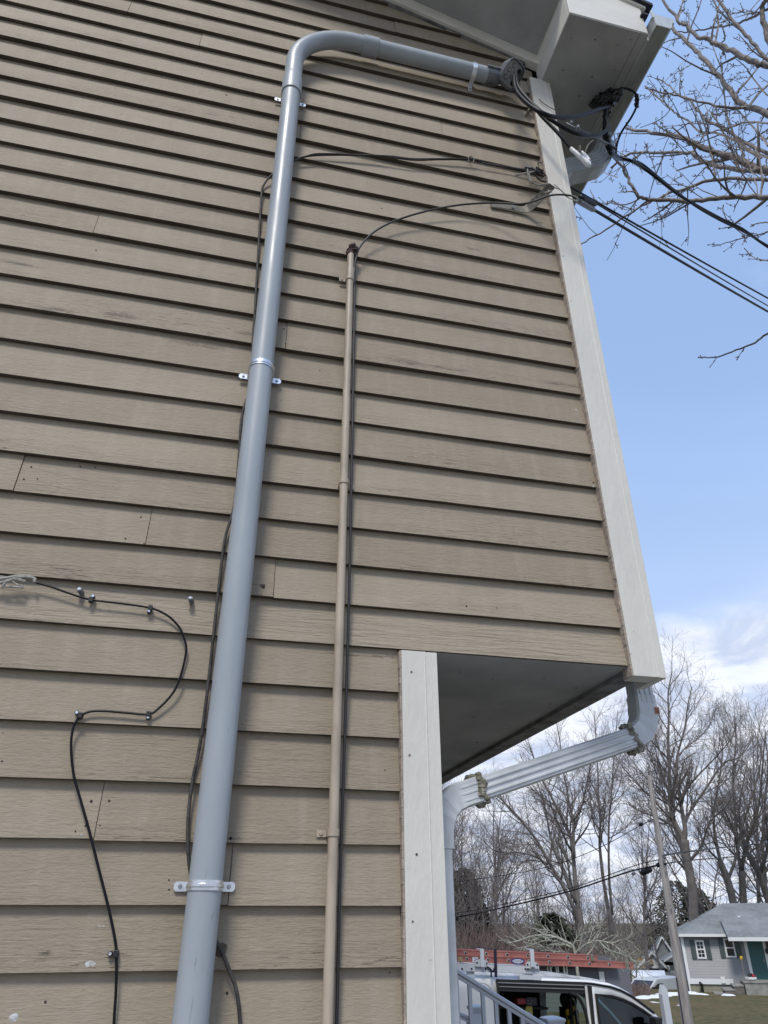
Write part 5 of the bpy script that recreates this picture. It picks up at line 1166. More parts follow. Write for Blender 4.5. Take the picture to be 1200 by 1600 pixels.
# --- white house, gables
def frame(px, py, d, rot): p = at(px, py, d=d); return Matrix.Translation((p.x, p.y, p.z)) @ Matrix.Rotation(rot, 4, 'Z')
WM = frame(1030, 1545, 90, R(-30)); wh = empty('white_house', label='white gabled house with grey roofs partly hidden by the utility pole', cat='house', M=WM)
wl = lambda px, py, y=0: on_frame(px, py, WM, y)
e_ = wl(1003, 1518); w1_ = wl(1070, 1518)
b = MB(); b.box((e_.x, 0, -3), (w1_.x+2, 9, e_.z)); b.build('wall', M['wsiding'], wh)
def gable(xl_, xp, xr2, zb2, zp, y, depth, name, par, wallm, roofm):
    b = MB(); b.prism([(xl_, zb2), (xr2, zb2), (xp, zp)], y, y+depth, 'y'); g_ = b.build('gable_wall', wallm, par)
    b = MB(); t_ = .18
    for (x0_, z0_, x1_, z1_) in ((xl_, zb2, xp, zp), (xp, zp, xr2, zb2)):
        dx_, dz_ = x1_-x0_, z1_-z0_; L = math.hypot(dx_, dz_); nx_, nz_ = -dz_/L*t_, dx_/L*t_; ex, ez = dx_/L*.3, dz_/L*.3
        a2, b2 = ((x0_-ex, z0_-ez), (x1_, z1_)) if x0_ == xl_ else ((x0_, z0_), (x1_+ex, z1_+ez))
        b.prism([a2, b2, (b2[0]+nx_, b2[1]+nz_), (a2[0]+nx_, a2[1]+nz_)], y-.25, y+depth, 'y')
    b.build('roof', roofm, par)
    b = MB()
    for (x0_, z0_, x1_, z1_) in ((xl_, zb2, xp, zp), (xp, zp, xr2, zb2)): b.prism([(x0_, z0_-.05), (x1_, z1_-.05), (x1_, z1_+.20), (x0_, z0_+.20)], y-.32, y-.255, 'y')
    b.build('rake_trim', M['white'], par)
p_, l_, r_ = wl(1019, 1489), wl(996, 1512), wl(1041, 1514)
gable(l_.x, p_.x, r_.x, l_.z, p_.z, -.6, 6, 'front', wh, M['wsiding'], M['wroof'])
p2, l3, r3 = wl(1064, 1486, 0), wl(1037, 1503, 0), wl(1090, 1503, 0)
gable(l3.x, p2.x, r3.x, l3.z, p2.z, .3, 8, 'side', wh, M['wsiding'], M['wroof'])
p2, l3, r3 = wl(1034, 1465, 5), wl(1018, 1500, 5), wl(1058, 1500, 5)
gable(l3.x, p2.x, r3.x, l3.z, p2.z, 5, 8, 'back', wh, M['groof'], M['groof'])
b = MB(); q0_, q1_ = wl(1005, 1517, -1), wl(1075, 1503, 3); b.add([(q0_.x, -1.0, e_.z-.05), (w1_.x+2, -1.0, e_.z-.05), (w1_.x+2, 3, q1_.z), (q0_.x+.6, 3, q1_.z), (q0_.x, -1.0, e_.z-.25), (w1_.x+2, -1.0, e_.z-.25)], [(0, 1, 2, 3), (4, 5, 1, 0)]); b.build('lower_roof', M['wroof'], wh)
q = wl(1039.5, 1527); window(wh, q.x, q.z, 1.1, 2.0, y=-.03, shut=.5, nx=2)
b = MB(); q = wl(1008, 1512, -.9); b.ball((q.x, -.75, q.z+.4), .6, 8, 6, sc_=(1.2, .2, .7), jit=.3, rnd=rnd); b.build('rusty_gable_ornament', mat('rusty_ornament', (.25, .17, .09), .8), wh)
# shed
SM = frame(1003, 1547, 77, R(-28)); sh = empty('white_shed', label='small white shed with snow on its low roof beside the white gabled house', cat='shed', M=SM)
s2 = lambda px, py, y=0: on_frame(px, py, SM, y)
x0_, xp_, x1_ = s2(973, 1525).x, s2(984, 1521).x, s2(997, 1528).x; zt_, zp_, zr3 = s2(973, 1525).z, s2(982, 1521).z, s2(997, 1528).z
b = MB(); b.prism([(x0_, -1.2), (x1_, -1.2), (x1_, zr3), (xp_, zp_), (x0_, zt_)], 0, .3, 'y'); b.build('front_wall', M['wsiding'], sh)
xr4 = s2(1033, 1530, .3).x; b = MB(); b.box((x1_, .15, -1.2), (xr4, 3.5, zr3-.1)); b.build('side_wall', lap_mat('grey_board_wall', (.46, .45, .45), .3, axis=0), sh)
b = MB(); b.prism([(x1_-.05, zr3-.12), (xr4+.4, zr3-.12), (xr4+.4, zr3+.02), (x1_-.05, zr3+.02)], -.1, .14, 'y'); b.build('eave', M['vanblack'], sh)
b = MB(); q1_ = s2(1016, 1516, 3.0); b.add([(xp_+.1, -.1, zp_+.06), (x1_-.05, -.1, zr3+.04), (xr4+.4, -.1, zr3+.04), (q1_.x+1.2, 3.0, q1_.z), (s2(990, 1517, 3).x, 3.0, q1_.z)], [(0, 1, 2, 3, 4)]); rr_ = b.build('roof', M['snow'], sh); md = rr_.modifiers.new('t', 'SOLIDIFY'); md.thickness = .08
q = s2(980, 1534); window(sh, q.x, q.z, .95, 1.9, y=-.02, nx=2)
for px in (988.5, 993.5): q = s2(px, 1543); b = MB(); b.tube([(q.x, -.02, q.z), (q.x, -.15, q.z)], .17, 8); b.build('wall_lamp', M['shutter'], sh)
# dark grey building behind the ladders
DM = frame(905, 1545, 36, R(-20)); dh = empty('dark_grey_building', label='long dark grey building with white windows seen under the red ladders', cat='building', M=DM)
d2 = lambda px, py, y=0: on_frame(px, py, DM, y)
xa_, xb_ = d2(690, 1520).x, d2(957, 1520).x; zt_ = d2(905, 1509).z
b = MB(); b.box((xa_, 0, -1), (xb_, 6, zt_)); b.build('wall', M['dsiding'], dh)
b = MB(); b.box((xa_-.3, -.4, zt_), (xb_+.2, 6.3, zt_+.12)); b.add([(xa_-.3, -.4, zt_+.125), (xb_+.2, -.4, zt_+.125), (xb_+.2, 3, zt_+.25), (xa_-.3, 3, zt_+.25), (xb_+.2, 6.3, zt_+.125), (xa_-.3, 6.3, zt_+.125)], [(0, 1, 2, 3), (3, 2, 4, 5), (1, 4, 2), (0, 3, 5)]); b.build('roof', mat('dark_brown_roof', (.07, .065, .065), .9, var=.3, vscale=3), dh)
for px in (871.5,): q = d2(px, 1521); window(dh, q.x, q.z, .62, .85, y=-.02, nx=1); q = d2(px-5.5, 1521); window(dh, q.x-.08, q.z, .40, .85, y=-.02, nx=1); q = d2(px+6, 1521); window(dh, q.x+.05, q.z, .40, .85, y=-.02, nx=1)
q = d2(940, 1524); b = MB(); b.box((q.x-.1, -.05, -1), (q.x+.1, -.0, zt_-.2)); b.build('white_trim_post', M['white'], dh)
q = d2(955, 1525); b = MB(); b.box((q.x-.5, -.03, -1), (q.x+.75, -.0, q.z+.3)); b.build('grey_panel', mat('blue_grey_panel', (.13, .135, .16), .6), dh)
# ================================================================== TREES
M['bark'] = mat('grey_brown_bark', (.10, .090, .082), .9, var=.35, vscale=5, bump=.6, bscale=20, stretch=(1, 1, .3))
M['bark_far'] = mat('far_grey_bark', (.125, .112, .105), .95, var=.25, vscale=2)
M['twig'] = mat('twig_bark', (.17, .148, .140), .85, var=.3, vscale=20)
M['twig_near'] = mat('near_twig_bark', (.215, .185, .165), .8, var=.45, vscale=25, bump=.3)
M['lichen'] = mat('lichened_pale_bark', (.36, .36, .30), .9, var=.5, vscale=12)
M['brush'] = mat('reddish_brush', (.16, .115, .105), .95, var=.3, vscale=3)
M['conifer'] = mat('dark_conifer_needles', (.060, .066, .045), .9, var=.5, vscale=5)
def rvec(r): 
    while True:
        v = Vector((r.uniform(-1, 1), r.uniform(-1, 1), r.uniform(-1, 1)))
        if .05 < v.length < 1: return v.normalized()
class Tree:
    """grows tapering limbs; thick ones go to the trunk mesh, thin ones to the crown mesh"""
    def __init__(s, seed, rmin=.008, thick=.05, up=.12, wob=.16, ang=(28, 58), ratio=(.45, .75), dens=1.0, minlen=.35, flat=None, buds=0):
        s.r = random.Random(seed); s.T = MB(); s.C = MB(); s.rmin = rmin; s.thick = thick; s.up = up; s.wob = wob; s.ang = ang; s.ratio = ratio; s.dens = dens; s.minlen = minlen; s.buds = buds; s.flat = flat
    def put(s, pts, rad):
        r0 = rad[0]
        if r0 >= s.thick: s.T.tube(pts, rad, 8 if r0 > .1 else 6, True)
        else:
            n = 3 if r0 < .02 else 4; s.C.tube(pts, rad, n, False)
    def limb(s, pts, r0, r1, lv, start=.15, sub=True, n_child=None, lscale=1.0):
        m = len(pts); rad = [max(s.rmin, r0+(r1-r0)*i/(m-1)) for i in range(m)]; s.put(pts, rad)
        if not sub or lv <= 0: return
        L = sum((pts[i+1]-pts[i]).length for i in range(m-1))
        n = n_child if n_child is not None else max(2, int(s.dens*(3+lv)*(.7+.5*min(L, 6)/3)))
        for k in range(n):
            t = start+(1-start)*(k+s.r.random())/n; f = t*(m-1); i = min(int(f), m-2); p = pts[i].lerp(pts[i+1], f-i)
            d = (pts[i+1]-pts[i]).normalized(); rr = rad[i]*(.45+.2*s.r.random())
            ax = d.cross(rvec(s.r)); 
            if ax.length < .1: continue
            a = R(s.r.uniform(*s.ang)); nd = Matrix.Rotation(a, 3, ax.normalized()) @ d
            if s.flat is not None: nd = (nd + s.flat*s.r.uniform(-.1, .35))
            ln = L*s.r.uniform(*s.ratio)*(1-.45*t)*lscale
            if ln < s.minlen*.5 or rr < s.rmin*.5: ln = s.minlen*s.r.uniform(.5, 1)
            s.grow(p, nd.normalized(), ln, max(rr, s.rmin), lv-1)
    def grow(s, p, d, L, r0, lv):
        n = 3 if lv <= 0 else (4 if lv == 1 else 6); st = L/n; pts = [p]; q = p.copy(); v = d.copy()
        for i in range(n):
            v = (v + rvec(s.r)*s.wob + Vector((0, 0, s.up))).normalized(); q = q + v*st; pts.append(q)
        r1 = max(s.rmin*.7, r0*.35)
        s.limb(pts, r0, r1, lv)
        if s.buds and lv <= 0 and L > .05:
            for k in range(s.buds):
                t = s.r.random(); f = t*(n); i = min(int(f), n-1); b = pts[i].lerp(pts[i+1], f-i); dd = rvec(s.r); s.C.tube([b, b+dd*.022, b+dd*.034+Vector((0, 0, .008))], [s.rmin*.8, s.rmin*1.6, s.rmin*.6], 4, False)
            e = pts[-1]; dd = v; s.C.tube([e, e+dd*.02, e+dd*.03], [s.rmin, s.rmin*1.9, s.rmin*.5], 4, False)
    def finish(s, name, loc, label, cat='tree', group=None, mt='bark', mc='twig', local=False):
        o = empty(name, loc, label, cat, group)
        if local: LOCAL.add(o.name)
        if s.T.v: s.T.build('trunk', M[mt], o, smooth=True, angle=180)
        if s.C.v: s.C.build('crown', M[mc], o)
        return o
def dup(o, M_, label=None):
    c = o.copy(); col.objects.link(c); c.matrix_world = M_
    if label: c['label'] = label
    for ch in o.children:
        q = ch.copy(); col.objects.link(q); q.parent = c; q.matrix_parent_inverse = Matrix.Identity(4)
    return c
def tr(pts, d, dd=0.):           # traced limb at distance d (optionally drifting by dd)
    n = len(pts); return spline([at(x, y, d=d+dd*i/(n-1)) for i, (x, y) in enumerate(pts)], 3)
# -- big bare tree, centre (limbs as in the photo)
dA = 46
t = Tree(21, rmin=.0055, thick=.05, up=.06, wob=.20, dens=1.2, minlen=.8)
base = [(918, 1560), (912, 1500), (908, 1455), (904, 1420)]
t.put(tr(base, dA), [.22-.003*i for i in range(10)])
L_A = [([(906, 1445), (897, 1420), (878, 1381), (860, 1351), (839, 1314), (821, 1290), (804, 1270), (787, 1253), (774, 1240)], .26, -2),
       ([(900, 1410), (880, 1361), (867, 1331), (860, 1307), (855, 1281), (850, 1255), (839, 1221), (832, 1200)], .19, 1.5),
       ([(905, 1432), (899, 1377), (895, 1333), (891, 1307), (880, 1283), (860, 1242), (847, 1218), (836, 1190), (826, 1160)], .28, 2),
       ([(897, 1340), (896, 1312), (896, 1283), (891, 1262), (884, 1225), (880, 1203), (875, 1160), (868, 1120)], .19, 0),
       ([(896, 1283), (908, 1262), (917, 1225), (923, 1192), (930, 1160)], .13, -1.5),
       ([(856, 1351), (839, 1340), (817, 1333), (787, 1332), (769, 1327), (758, 1316), (745, 1305)], .10, -2),
       ([(856, 1348), (830, 1344), (815, 1348), (795, 1368), (776, 1394), (762, 1425)], .09, -1),
       ([(862, 1330), (850, 1316), (836, 1312), (815, 1322), (800, 1318), (784, 1310)], .07, 2),
       ([(891, 1307), (875, 1296), (858, 1280), (838, 1268), (826, 1250)], .10, 2)]
for pts, r0, dd in L_A: P = tr(pts, dA, dd); t.limb(P, r0*.50, r0*.11, 3, start=.18, n_child=20, lscale=.55)
t.finish('bare_tree', at(904, 1545, d=dA), 'large forked bare tree with a leaning left limb, centre of the treeline', group='bare winter trees', mt='bark_far')
# -- slender pair right of it
dB = 50
t = Tree(22, rmin=.0055, thick=.05, up=.08, wob=.18, dens=1.2, minlen=.8)
t.put(tr([(965, 1560), (960, 1500), (956, 1455), (951, 1420)], dB), [.15]*10)
for pts, r0, dd in [([(953, 1435), (943, 1377), (938, 1333), (937, 1312), (938, 1281), (935, 1247), (934, 1203), (931, 1150), (928, 1110)], .22, 1),
                    ([(957, 1430), (952, 1377), (951, 1312), (952, 1277), (955, 1247), (958, 1200), (962, 1150), (965, 1110)], .16, -1),
                    ([(937, 1312), (928, 1290), (922, 1240), (920, 1200)], .09, -2), ([(938, 1290), (945, 1265), (955, 1240), (960, 1215)], .09, 2),
                    ([(952, 1310), (968, 1300), (985, 1285), (998, 1262)], .07, -2)]:
    t.limb(tr(pts, dB, dd), r0*.52, r0*.11, 3, start=.22, n_child=20, lscale=.45)
t.finish('bare_tree', at(957, 1545, d=dB), 'slender double trunked bare tree left of the utility pole', group='bare winter trees', mt='bark_far')
# -- great tree behind the utility pole
dC = 56
t = Tree(23, rmin=.006, thick=.06, up=.08, wob=.20, dens=1.25, minlen=.9)
t.put(tr([(1090, 1540), (1088, 1480), (1084, 1437), (1083, 1404), (1079, 1372), (1072, 1335), (1070, 1312)], dC), [.33-.004*i for i in range(19)])
L_C = [([(1072, 1330), (1068, 1313), (1059, 1294), (1050, 1274), (1046, 1247), (1046, 1203), (1044, 1160), (1045, 1117), (1044, 1084), (1050, 1050)], .34, 0),
       ([(1070, 1315), (1070, 1291), (1064, 1259), (1061, 1233), (1057, 1216), (1058, 1182), (1070, 1138), (1074, 1106), (1081, 1073)], .30, 2),
       ([(1072, 1318), (1070, 1290), (1081, 1264), (1105, 1229), (1131, 1192), (1157, 1182), (1178, 1151)], .22, 4),
       ([(1063, 1255), (1079, 1225), (1105, 1197), (1131, 1169), (1144, 1151), (1150, 1130)], .14, -3),
       ([(1078, 1345), (1096, 1322), (1109, 1285), (1135, 1259), (1150, 1235)], .18, -2),
       ([(1050, 1282), (1027, 1257), (1011, 1240), (992, 1220), (970, 1195), (955, 1170)], .15, -3),
       ([(1048, 1257), (1027, 1236), (1003, 1208), (985, 1185), (972, 1165)], .12, 3),
       ([(1047, 1247), (1040, 1242), (1027, 1214), (1016, 1177), (1005, 1160)], .12, 1),
       ([(1045, 1200), (1030, 1170), (1022, 1140), (1018, 1120)], .10, -1), ([(1058, 1182), (1075, 1165), (1095, 1150), (1110, 1130), (1118, 1105)], .10, 1)]
for pts, r0, dd in L_C: t.limb(tr(pts, dC, dd), r0*.54, r0*.11, 3, start=.18, n_child=21, lscale=.55)
t.finish('bare_tree', at(1088, 1545, d=dC), 'tallest bare tree with a thick trunk rising right behind the utility pole', group='bare winter trees', mt='bark_far')
# -- dark leaning pair behind the bungalow roof
dD = 62
for i, (tk, limbs, lb) in enumerate([
    ([(1165, 1500), (1152, 1440), (1146, 1411), (1137, 1376), (1124, 1345)], [([(1128, 1355), (1118, 1311), (1115, 1270), (1122, 1230), (1128, 1190), (1130, 1150)], .22, 0), ([(1137, 1376), (1150, 1340), (1158, 1300), (1170, 1260), (1182, 1220), (1190, 1180)], .20, 2), ([(1124, 1345), (1105, 1325), (1095, 1305), (1090, 1280)], .14, -2)], 'dark bare tree leaning left behind the left half of the bungalow roof'),
    ([(1170, 1500), (1164, 1440), (1161, 1400), (1159, 1361)], [([(1159, 1365), (1152, 1324), (1148, 1263), (1145, 1210), (1150, 1160), (1148, 1120)], .24, 0), ([(1159, 1361), (1166, 1320), (1180, 1280), (1188, 1240), (1192, 1190), (1196, 1140)], .22, -2), ([(1156, 1345), (1175, 1330), (1195, 1310), (1210, 1280)], .15, 2)], 'dark bare tree with an upright trunk behind the middle of the bungalow roof'),
    ([(1225, 1500), (1215, 1440), (1200, 1404), (1187, 1367), (1170, 1335)], [([(1170, 1335), (1160, 1310), (1155, 1270), (1160, 1230), (1168, 1190)], .2, 1), ([(1187, 1367), (1200, 1320), (1195, 1260), (1200, 1200), (1195, 1140)], .22, -1), ([(1200, 1404), (1180, 1395), (1165, 1385), (1150, 1360)], .12, -2)], 'dark bare tree leaning in from the right edge above the bungalow roof')]):
    t = Tree(31+i, rmin=.006, thick=.06, up=.08, wob=.22, dens=1.3, minlen=.9)
    P = tr(tk, dD+2*i); t.put(P, [.30-.08*k/len(P) for k in range(len(P))])
    for pts, r0, dd in limbs: t.limb(tr(pts, dD+2*i, dd), r0*.6, r0*.12, 3, start=.12, n_child=15, lscale=.58)
    t.finish('bare_tree', at(tk[0][0], 1545, d=dD+2*i), lb, group='bare winter trees')
# -- repeated background trees: three originals, then copies
def auto_tree(seed, H=14, r0=.28, stems=1, spread=.25, dens=1.0):
    t = Tree(seed, rmin=.006, thick=.05, up=.09, wob=.22, dens=dens*1.2, minlen=.8, ang=(28, 62))
    rr = random.Random(seed)
    for s_ in range(stems):
        d = Vector((rr.uniform(-spread, spread), rr.uniform(-spread, spread), 1)).normalized(); q = Vector((rr.uniform(-.3, .3)*(stems > 1), rr.uniform(-.3, .3)*(stems > 1), -.4)); pts = [q.copy()]
        for i in range(9): d = (d+rvec(rr)*.17+Vector((0, 0, .12))).normalized(); q = q+d*H/9; pts.append(q.copy())
        t.limb(pts, r0*.55, r0*.06, 3, start=.22, n_child=16, lscale=.60)
    return t
protos = []
for seed, H, r0, st, spd in [(41, 14, .25, 1, .15), (42, 11, .15, 3, .45), (43, 16, .28, 2, .3)]:
    protos.append((auto_tree(seed, H, r0, st, spd), seed))
spots = [   # px, distance, scale, proto, label
 (722, 52, .95, 1, 'fan shaped bare tree hard against the downspout at the left of the treeline'), (745, 60, 1.0, 0, 'straight bare tree second from the downspout in the treeline'), (752, 48, .80, 1, 'low many stemmed bare tree in front of the reddish brush'),
 (775, 66, 1.0, 2, 'hazy bare tree in the treeline above the left end of the ladders'), (800, 58, .72, 0, 'thin bare tree above the van strap'), (822, 70, 1.0, 1, 'distant bushy bare tree above the maker decal of the ladder'), (838, 62, .75, 0, 'thin upright bare tree left of the forked trunk'),
 (868, 75, .95, 1, 'bushy bare tree seen through the forked trunk limbs'), (930, 72, .85, 1, 'bushy bare tree low between the forked tree and the slender pair'), (985, 66, .78, 1, 'fan shaped bare tree right of the slender pair'), (1005, 80, 1.0, 2, 'pale distant bare tree behind the wires left of the utility pole'),
 (1030, 88, .9, 0, 'faint bare tree directly behind the middle of the utility pole'), (1115, 74, 1.25, 2, 'bare tree filling the gap between the tallest tree and the dark leaning one'), (1180, 78, 1.35, 2, 'tall bare tree behind the bungalow ridge'),
 (1205, 70, 1.4, 0, 'bare tree half cut by the right edge of the photo'), (735, 80, 1.25, 2, 'tall faint bare tree behind the fan shaped one by the downspout'), (905, 90, 1.1, 2, 'faint tree behind the large forked trunk')]
done = {}
for i, (px, d, s_, pk, lb) in enumerate(spots):
    g_ = g_at(px, d); Mx = Matrix.Translation(g_) @ Matrix.Rotation(i*1.7, 4, 'Z') @ Matrix.Scale(s_, 4)
    if pk not in done:
        o = protos[pk][0].finish('bare_tree', (0, 0, 0), lb, group='bare winter trees', mt='bark_far', local=True); o.matrix_world = Mx; done[pk] = o
    else: dup(done[pk], Mx, lb)
# -- pale lichened low tree behind the ladders
t = Tree(55, rmin=.007, thick=.04, up=.02, wob=.24, dens=.8, minlen=.5)
dL = 31
for pts, r0 in [([(905, 1540), (900, 1500), (895, 1478), (880, 1470), (860, 1462), (835, 1462), (810, 1470), (792, 1474)], .085), ([(897, 1482), (872, 1472), (850, 1470), (828, 1478), (805, 1482)], .06), ([(898, 1490), (915, 1476), (935, 1470), (955, 1474), (975, 1468), (990, 1475)], .06),
                ([(880, 1470), (860, 1455), (845, 1452), (825, 1450)], .04), ([(905, 1500), (885, 1488), (862, 1486), (842, 1482)], .05), ([(895, 1478), (905, 1462), (925, 1455), (940, 1448)], .05), ([(935, 1470), (950, 1484), (970, 1490), (985, 1496)], .045), ([(955, 1474), (970, 1485), (990, 1500), (1004, 1512)], .035)]:
    t.limb(tr(pts, dL, random.Random(len(pts)).uniform(-1, 1)), r0*.7, r0*.18, 2, start=.12, n_child=15, lscale=.46)
t.finish('lichened_tree', at(905, 1545, d=dL), 'low spreading tree with pale lichened branches right behind the ladders', group=None, mt='lichen', mc='lichen')
# -- conifer
def conifer(px, d, H, Wd, label, seed):
    r_ = random.Random(seed); g_ = g_at(px, d); o = empty('conifer', g_, label, 'tree'); LOCAL.add(o.name)
    b = MB(); b.tube([(0, 0, -.2), (0, 0, H*.9)], [.25, .05], 8); b.build('trunk', M['bark'], o)
    c = MB()
    for i in range(4200):
        h = r_.random()**.8; a0_ = r_.random()*2; env = Wd*math.sqrt(max(0, 1-h*h))*(.62+.38*abs(math.sin(h*9+a0_*3+r_.random()*1.2))); a = r_.uniform(0, 2*math.pi); rr = env*(r_.random()**.45)
        p = Vector((math.cos(a)*rr, math.sin(a)*rr, .3+h*H*(1-.12*rr/Wd)-rr*.15)); dd = Vector((math.cos(a), math.sin(a), r_.uniform(-.5, .25))).normalized(); s_ = r_.uniform(.22, .5); w_ = dd.cross(rvec(r_)).normalized()*s_*.28
        c.add([p, p+dd*s_*.5+w_, p+dd*s_, p+dd*s_*.5-w_], [(0, 1, 2, 3)])
    c.build('crown', M['conifer'], o); return o
conifer(1074, 104, 9.2, 4.6, 'dark rounded evergreen behind the utility pole and the bungalow corner', 3)
conifer(1108, 106, 8.4, 3.8, 'lower dark evergreen between the tallest tree and the bungalow roof', 4)
conifer(868, 60, 5.4, 2.4, 'dark evergreen mass behind the lichened tree', 7)
conifer(730, 54, 6.3, 2.0, 'dark ivy clad evergreen right beside the downspout above the ladders', 8)
# -- brush at the foot of the treeline
r_ = random.Random(12); b = MB()
for i in range(5200):
    px = r_.uniform(690, 940) if r_.random() < .6 else r_.uniform(690, 800); d = r_.uniform(44, 60); g_ = g_at(px, d); hh = (3.6 if px < 800 else 2.6)*r_.uniform(.4, 1.1); v = Vector((r_.uniform(-.8, .8), r_.uniform(-.8, .8), 1)).normalized()
    p = [g_]; q = g_.copy()
    for k in range(4): v = (v+rvec(r_)*.35).normalized(); q = q+v*hh/4; p.append(q.copy())
    b.tube(p, [.022, .018, .014, .010, .007], 3, False)
tag(b.build('brush', M['brush'], None), 'reddish brown leafless brush massed at the foot of the treeline', kind='stuff')
# far wood closing the horizon
r_ = random.Random(13); b = MB()
for i in range(6000):
    az = r_.uniform(R(5), R(75)); d = r_.uniform(95, 190); p0 = gpt(d, az); hh = r_.uniform(3, 8.5)*(d/140)**.5; v = Vector((r_.uniform(-.9, .9), r_.uniform(-.9, .9), 1)).normalized(); q = p0+Vector((0, 0, r_.uniform(-.5, 3))); p = [q.copy()]
    for k in range(4): v = (v+rvec(r_)*.5).normalized(); q = q+v*hh/4; p.append(q.copy())
    b.tube(p, [.06, .045, .035, .025, .015], 3, False)
tag(b.build('far_wood', M['bark_far'], None), 'far grey brown wood along the horizon', kind='stuff')
b = MB()
for i in range(600):
    px = r_.uniform(975, 1008); g_ = g_at(px, r_.uniform(46, 52)); v = Vector((r_.uniform(-.7, .7), r_.uniform(-.5, .5), 1)).normalized(); h_ = r_.uniform(.15, .42); b.tube([g_, g_+v*h_*.5, g_+v*h_+rvec(r_)*.15], [.012, .010, .006], 3, False)
tag(b.build('shrub', M['brush'], None), 'low leafless reddish shrubs in front of the white shed', 'shrub')
# ================================================================== NEAR TREE, UPPER RIGHT
nt_ = Tree(77, rmin=.0034, thick=.020, up=.05, wob=.20, ang=(35, 75), ratio=(.16, .34), dens=.5, minlen=.16, buds=4)
dN = 6.6
def near(pts, r0, r1, dd=0, d=dN, lv=2, n=12, ls=1.0, st=.05):
    P = spline([at(x, y, d=d+dd*i/(len(pts)-1)) for i, (x, y) in enumerate(pts)], 4)
    # knobbly wander
    P = [p+rvec(nt_.r)*r0*.35 for p in P]; nt_.limb(P, r0*(.88 if r0 > .02 else 1.0), r1*1.15, lv, start=st, n_child=max(2, int(n*.7)), lscale=ls)
near([(1290, 118), (1240, 108), (1200, 101), (1180, 99), (1150, 84), (1125, 70), (1110, 64), (1090, 56), (1072, 41), (1060, 32), (1035, 0), (1025, -20)], .046, .012, -.4, n=9)
near([(1300, 215), (1250, 195), (1200, 179), (1157, 162), (1140, 140), (1120, 115), (1100, 92), (1082, 75), (1060, 52), (1040, 38)], .044, .020, .6, n=9)
near([(1165, 168), (1150, 169), (1130, 167), (1100, 160), (1060, 150), (1035, 144), (1008, 138)], .022, .009, -.3, n=13)
near([(1300, 275), (1240, 268), (1200, 266), (1175, 265), (1145, 247), (1115, 237), (1090, 227), (1075, 220), (1050, 212), (1010, 205), (980, 199)], .062, .014, .3, n=14)
near([(1185, 266), (1165, 266), (1125, 260), (1095, 250), (1085, 241), (1075, 239), (1037, 238), (1010, 238), (992, 239), (972, 246), (955, 262)], .034, .012, .8, n=14)
near([(1300, 309), (1240, 309), (1200, 309), (1155, 308), (1120, 311), (1075, 314), (1020, 312), (1003, 310), (990, 297), (978, 272), (966, 255), (950, 240)], .038, .011, -.8, n=18)
near([(1240, 281), (1200, 280), (1150, 279), (1107, 282), (1075, 295), (1050, 300), (1030, 310), (1010, 318), (975, 340), (945, 360), (915, 377), (905, 381)], .026, .006, -.5, n=14)
near([(1196, 0), (1191, 10), (1190, 24), (1196, 42), (1200, 60), (1215, 90)], .030, .034, .2, n=2)
near([(1230, -10), (1200, 13), (1175, 27), (1150, 37), (1125, 42), (1100, 46), (1070, 50), (1058, 48)], .022, .008, .6, n=12)
near([(1230, 125), (1200, 95), (1185, 78), (1170, 60), (1150, 37), (1132, 15), (1118, -5)], .024, .016, -.2, n=8)
near([(1250, 262), (1200, 240), (1162, 220), (1125, 197), (1105, 190), (1090, 172), (1075, 155), (1060, 148), (1047, 135), (1025, 122)], .024, .007, .8, n=16)
near([(1240, 258), (1182, 240), (1150, 220), (1115, 208), (1095, 206), (1075, 190), (1060, 182), (1050, 172), (1025, 150), (1007, 133)], .022, .007, -.6, n=16)
near([(1165, 255), (1158, 235), (1140, 195), (1135, 172), (1132, 150), (1129, 125), (1126, 105), (1113, 70)], .013, .006, .2, n=14)
near([(1200, 193), (1180, 191), (1160, 192), (1140, 200), (1120, 204), (1100, 212)], .013, .007, .2, n=8)
near([(1200, 228), (1187, 212), (1170, 192), (1160, 180), (1150, 170)], .014, .008, .3, n=6)
near([(1200, 150), (1190, 140), (1175, 120), (1165, 105), (1150, 92)], .011, .005, -.1, n=6)
near([(1075, 20), (1078, 45), (1076, 60)][::-1], .008, .005, 0, n=3, lv=1); near([(1118, 64), (1122, 45), (1121, 20), (1116, 0)], .016, .008, .1, n=6)
near([(1060, 32), (1064, 15), (1068, -5)], .013, .008, 0, n=3, lv=1); near([(1125, 68), (1133, 60), (1130, 45), (1126, 38)], .010, .006, 0, n=3, lv=1)
near([(1250, 505), (1200, 521), (1180, 535), (1150, 547), (1122, 557), (1108, 559), (1090, 558)], .013, .005, 0, n=6, lv=1, ls=.5)
near([(1240, 352), (1200, 348), (1185, 349), (1173, 352)], .010, .005, 0, n=4, lv=1); near([(1215, 412), (1200, 407), (1185, 406), (1174, 400), (1166, 391)], .009, .004, 0, n=6, lv=1)
near([(1225, 340), (1200, 362), (1180, 368), (1160, 372), (1140, 378), (1112, 386)], .010, .004, 0, n=8, lv=1)
near([(1080, 311), (1062, 322), (1048, 332), (1032, 339), (1022, 338)], .009, .007, 0, n=6, lv=1, ls=.6)
near([(1130, 320), (1130, 330), (1138, 345), (1160, 365), (1185, 372)], .008, .004, 0, n=8, lv=1)
near([(1000, 310), (985, 318), (970, 320), (955, 314), (948, 320), (930, 312), (922, 296)], .010, .005, 0, n=8, lv=1, ls=.7)
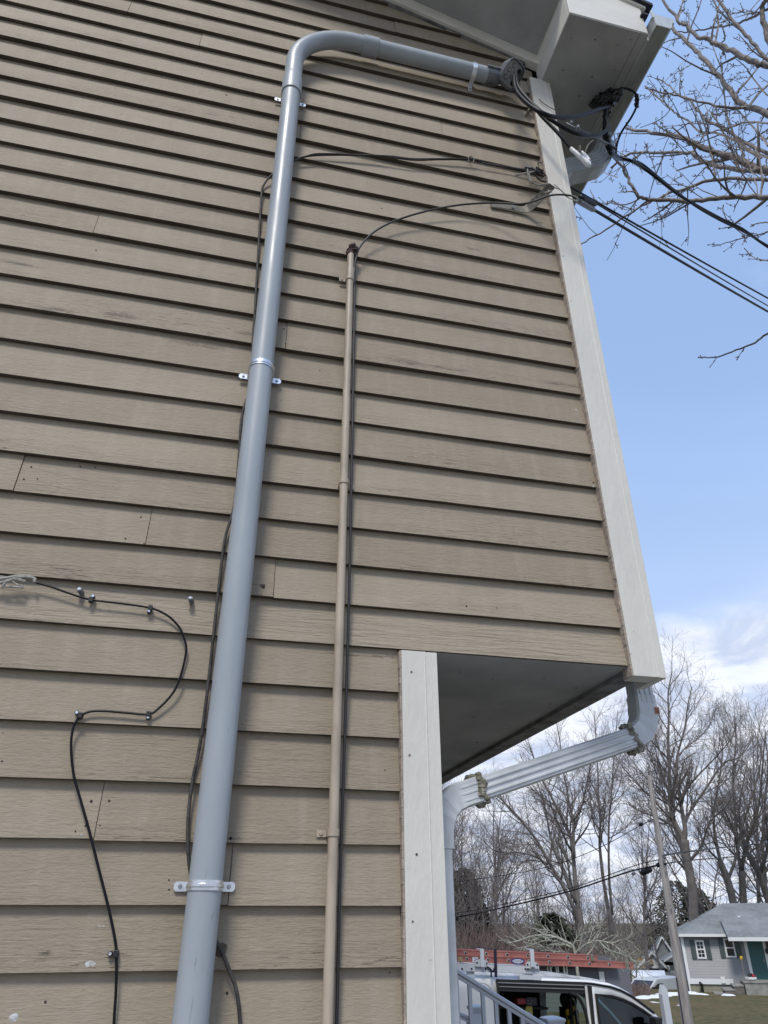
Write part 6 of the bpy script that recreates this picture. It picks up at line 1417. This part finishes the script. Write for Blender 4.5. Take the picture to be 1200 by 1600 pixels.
near([(1052, 162), (1040, 180), (1025, 190), (1010, 196), (1000, 200)], .006, .004, 0, n=4, lv=1); near([(1050, 205), (1040, 225), (1034, 245), (1033, 275)], .006, .004, 0, n=2, lv=0)
for k in range(26):       # whips rising from the lower limbs
    x, y = nt_.r.uniform(960, 1200), nt_.r.uniform(215, 318); p = at(x, y, d=dN+nt_.r.uniform(-.8, .8)); nt_.grow(p, Vector((nt_.r.uniform(-.7, .25), nt_.r.uniform(-.3, .3), nt_.r.uniform(.2, 1))).normalized(), nt_.r.uniform(.25, .75), .007, 1)
# the trunk and the limb bases stand out of frame to the right
tb = at(1400, 700, d=dN+.6); gx = gz(tb.x, tb.y)
tk = [Vector((tb.x+.3, tb.y, gx-.3)), Vector((tb.x+.2, tb.y, 1.0)), Vector((tb.x, tb.y, 2.8)), at(1330, 420, d=dN+.3), at(1320, 300, d=dN+.2), at(1310, 200, d=dN), at(1310, 80, d=dN)]
nt_.put(spline(tk, 4), [.24-.0065*i for i in range(25)])
for (x, y) in [(1290, 118), (1300, 215), (1300, 275), (1300, 309)]:
    p = at(x, y, d=dN); nt_.put([at(1325, y+60, d=dN+.2), p], [.07, .05])
for (x, y) in [(1250, 505), (1240, 352), (1215, 412), (1225, 340), (1230, -10), (1230, 125), (1250, 262), (1240, 258)]:
    p = at(x, y, d=dN); q = at(1322, y+70, d=dN+.25); nt_.limb(spline([q, q.lerp(p, .5)+Vector((0, 0, .06)), p], 4), .034, .013, 1, n_child=3, lscale=.4)
top = at(1312, 60, d=dN)
nt_.thick = .02; nt_.dens = .6
for i in range(12):       # rest of the crown, up and away to the right of the frame
    a_ = -1.1+2.3*i/11; b0 = at(1314, 90+30*i, d=dN+.05); v = (RT*(.75+.2*math.cos(i))+Vector((0, 0, .75+.4*math.sin(i*2.1)))+FW*a_*.6).normalized()
    nt_.grow(b0, v, 2.2+.5*math.sin(i*3), .06, 3)
nt_.finish('maple_tree', (tb.x, tb.y, gx), 'near bare budding tree whose branches reach in from the upper right past the gutter', mt='twig_near', mc='twig_near')
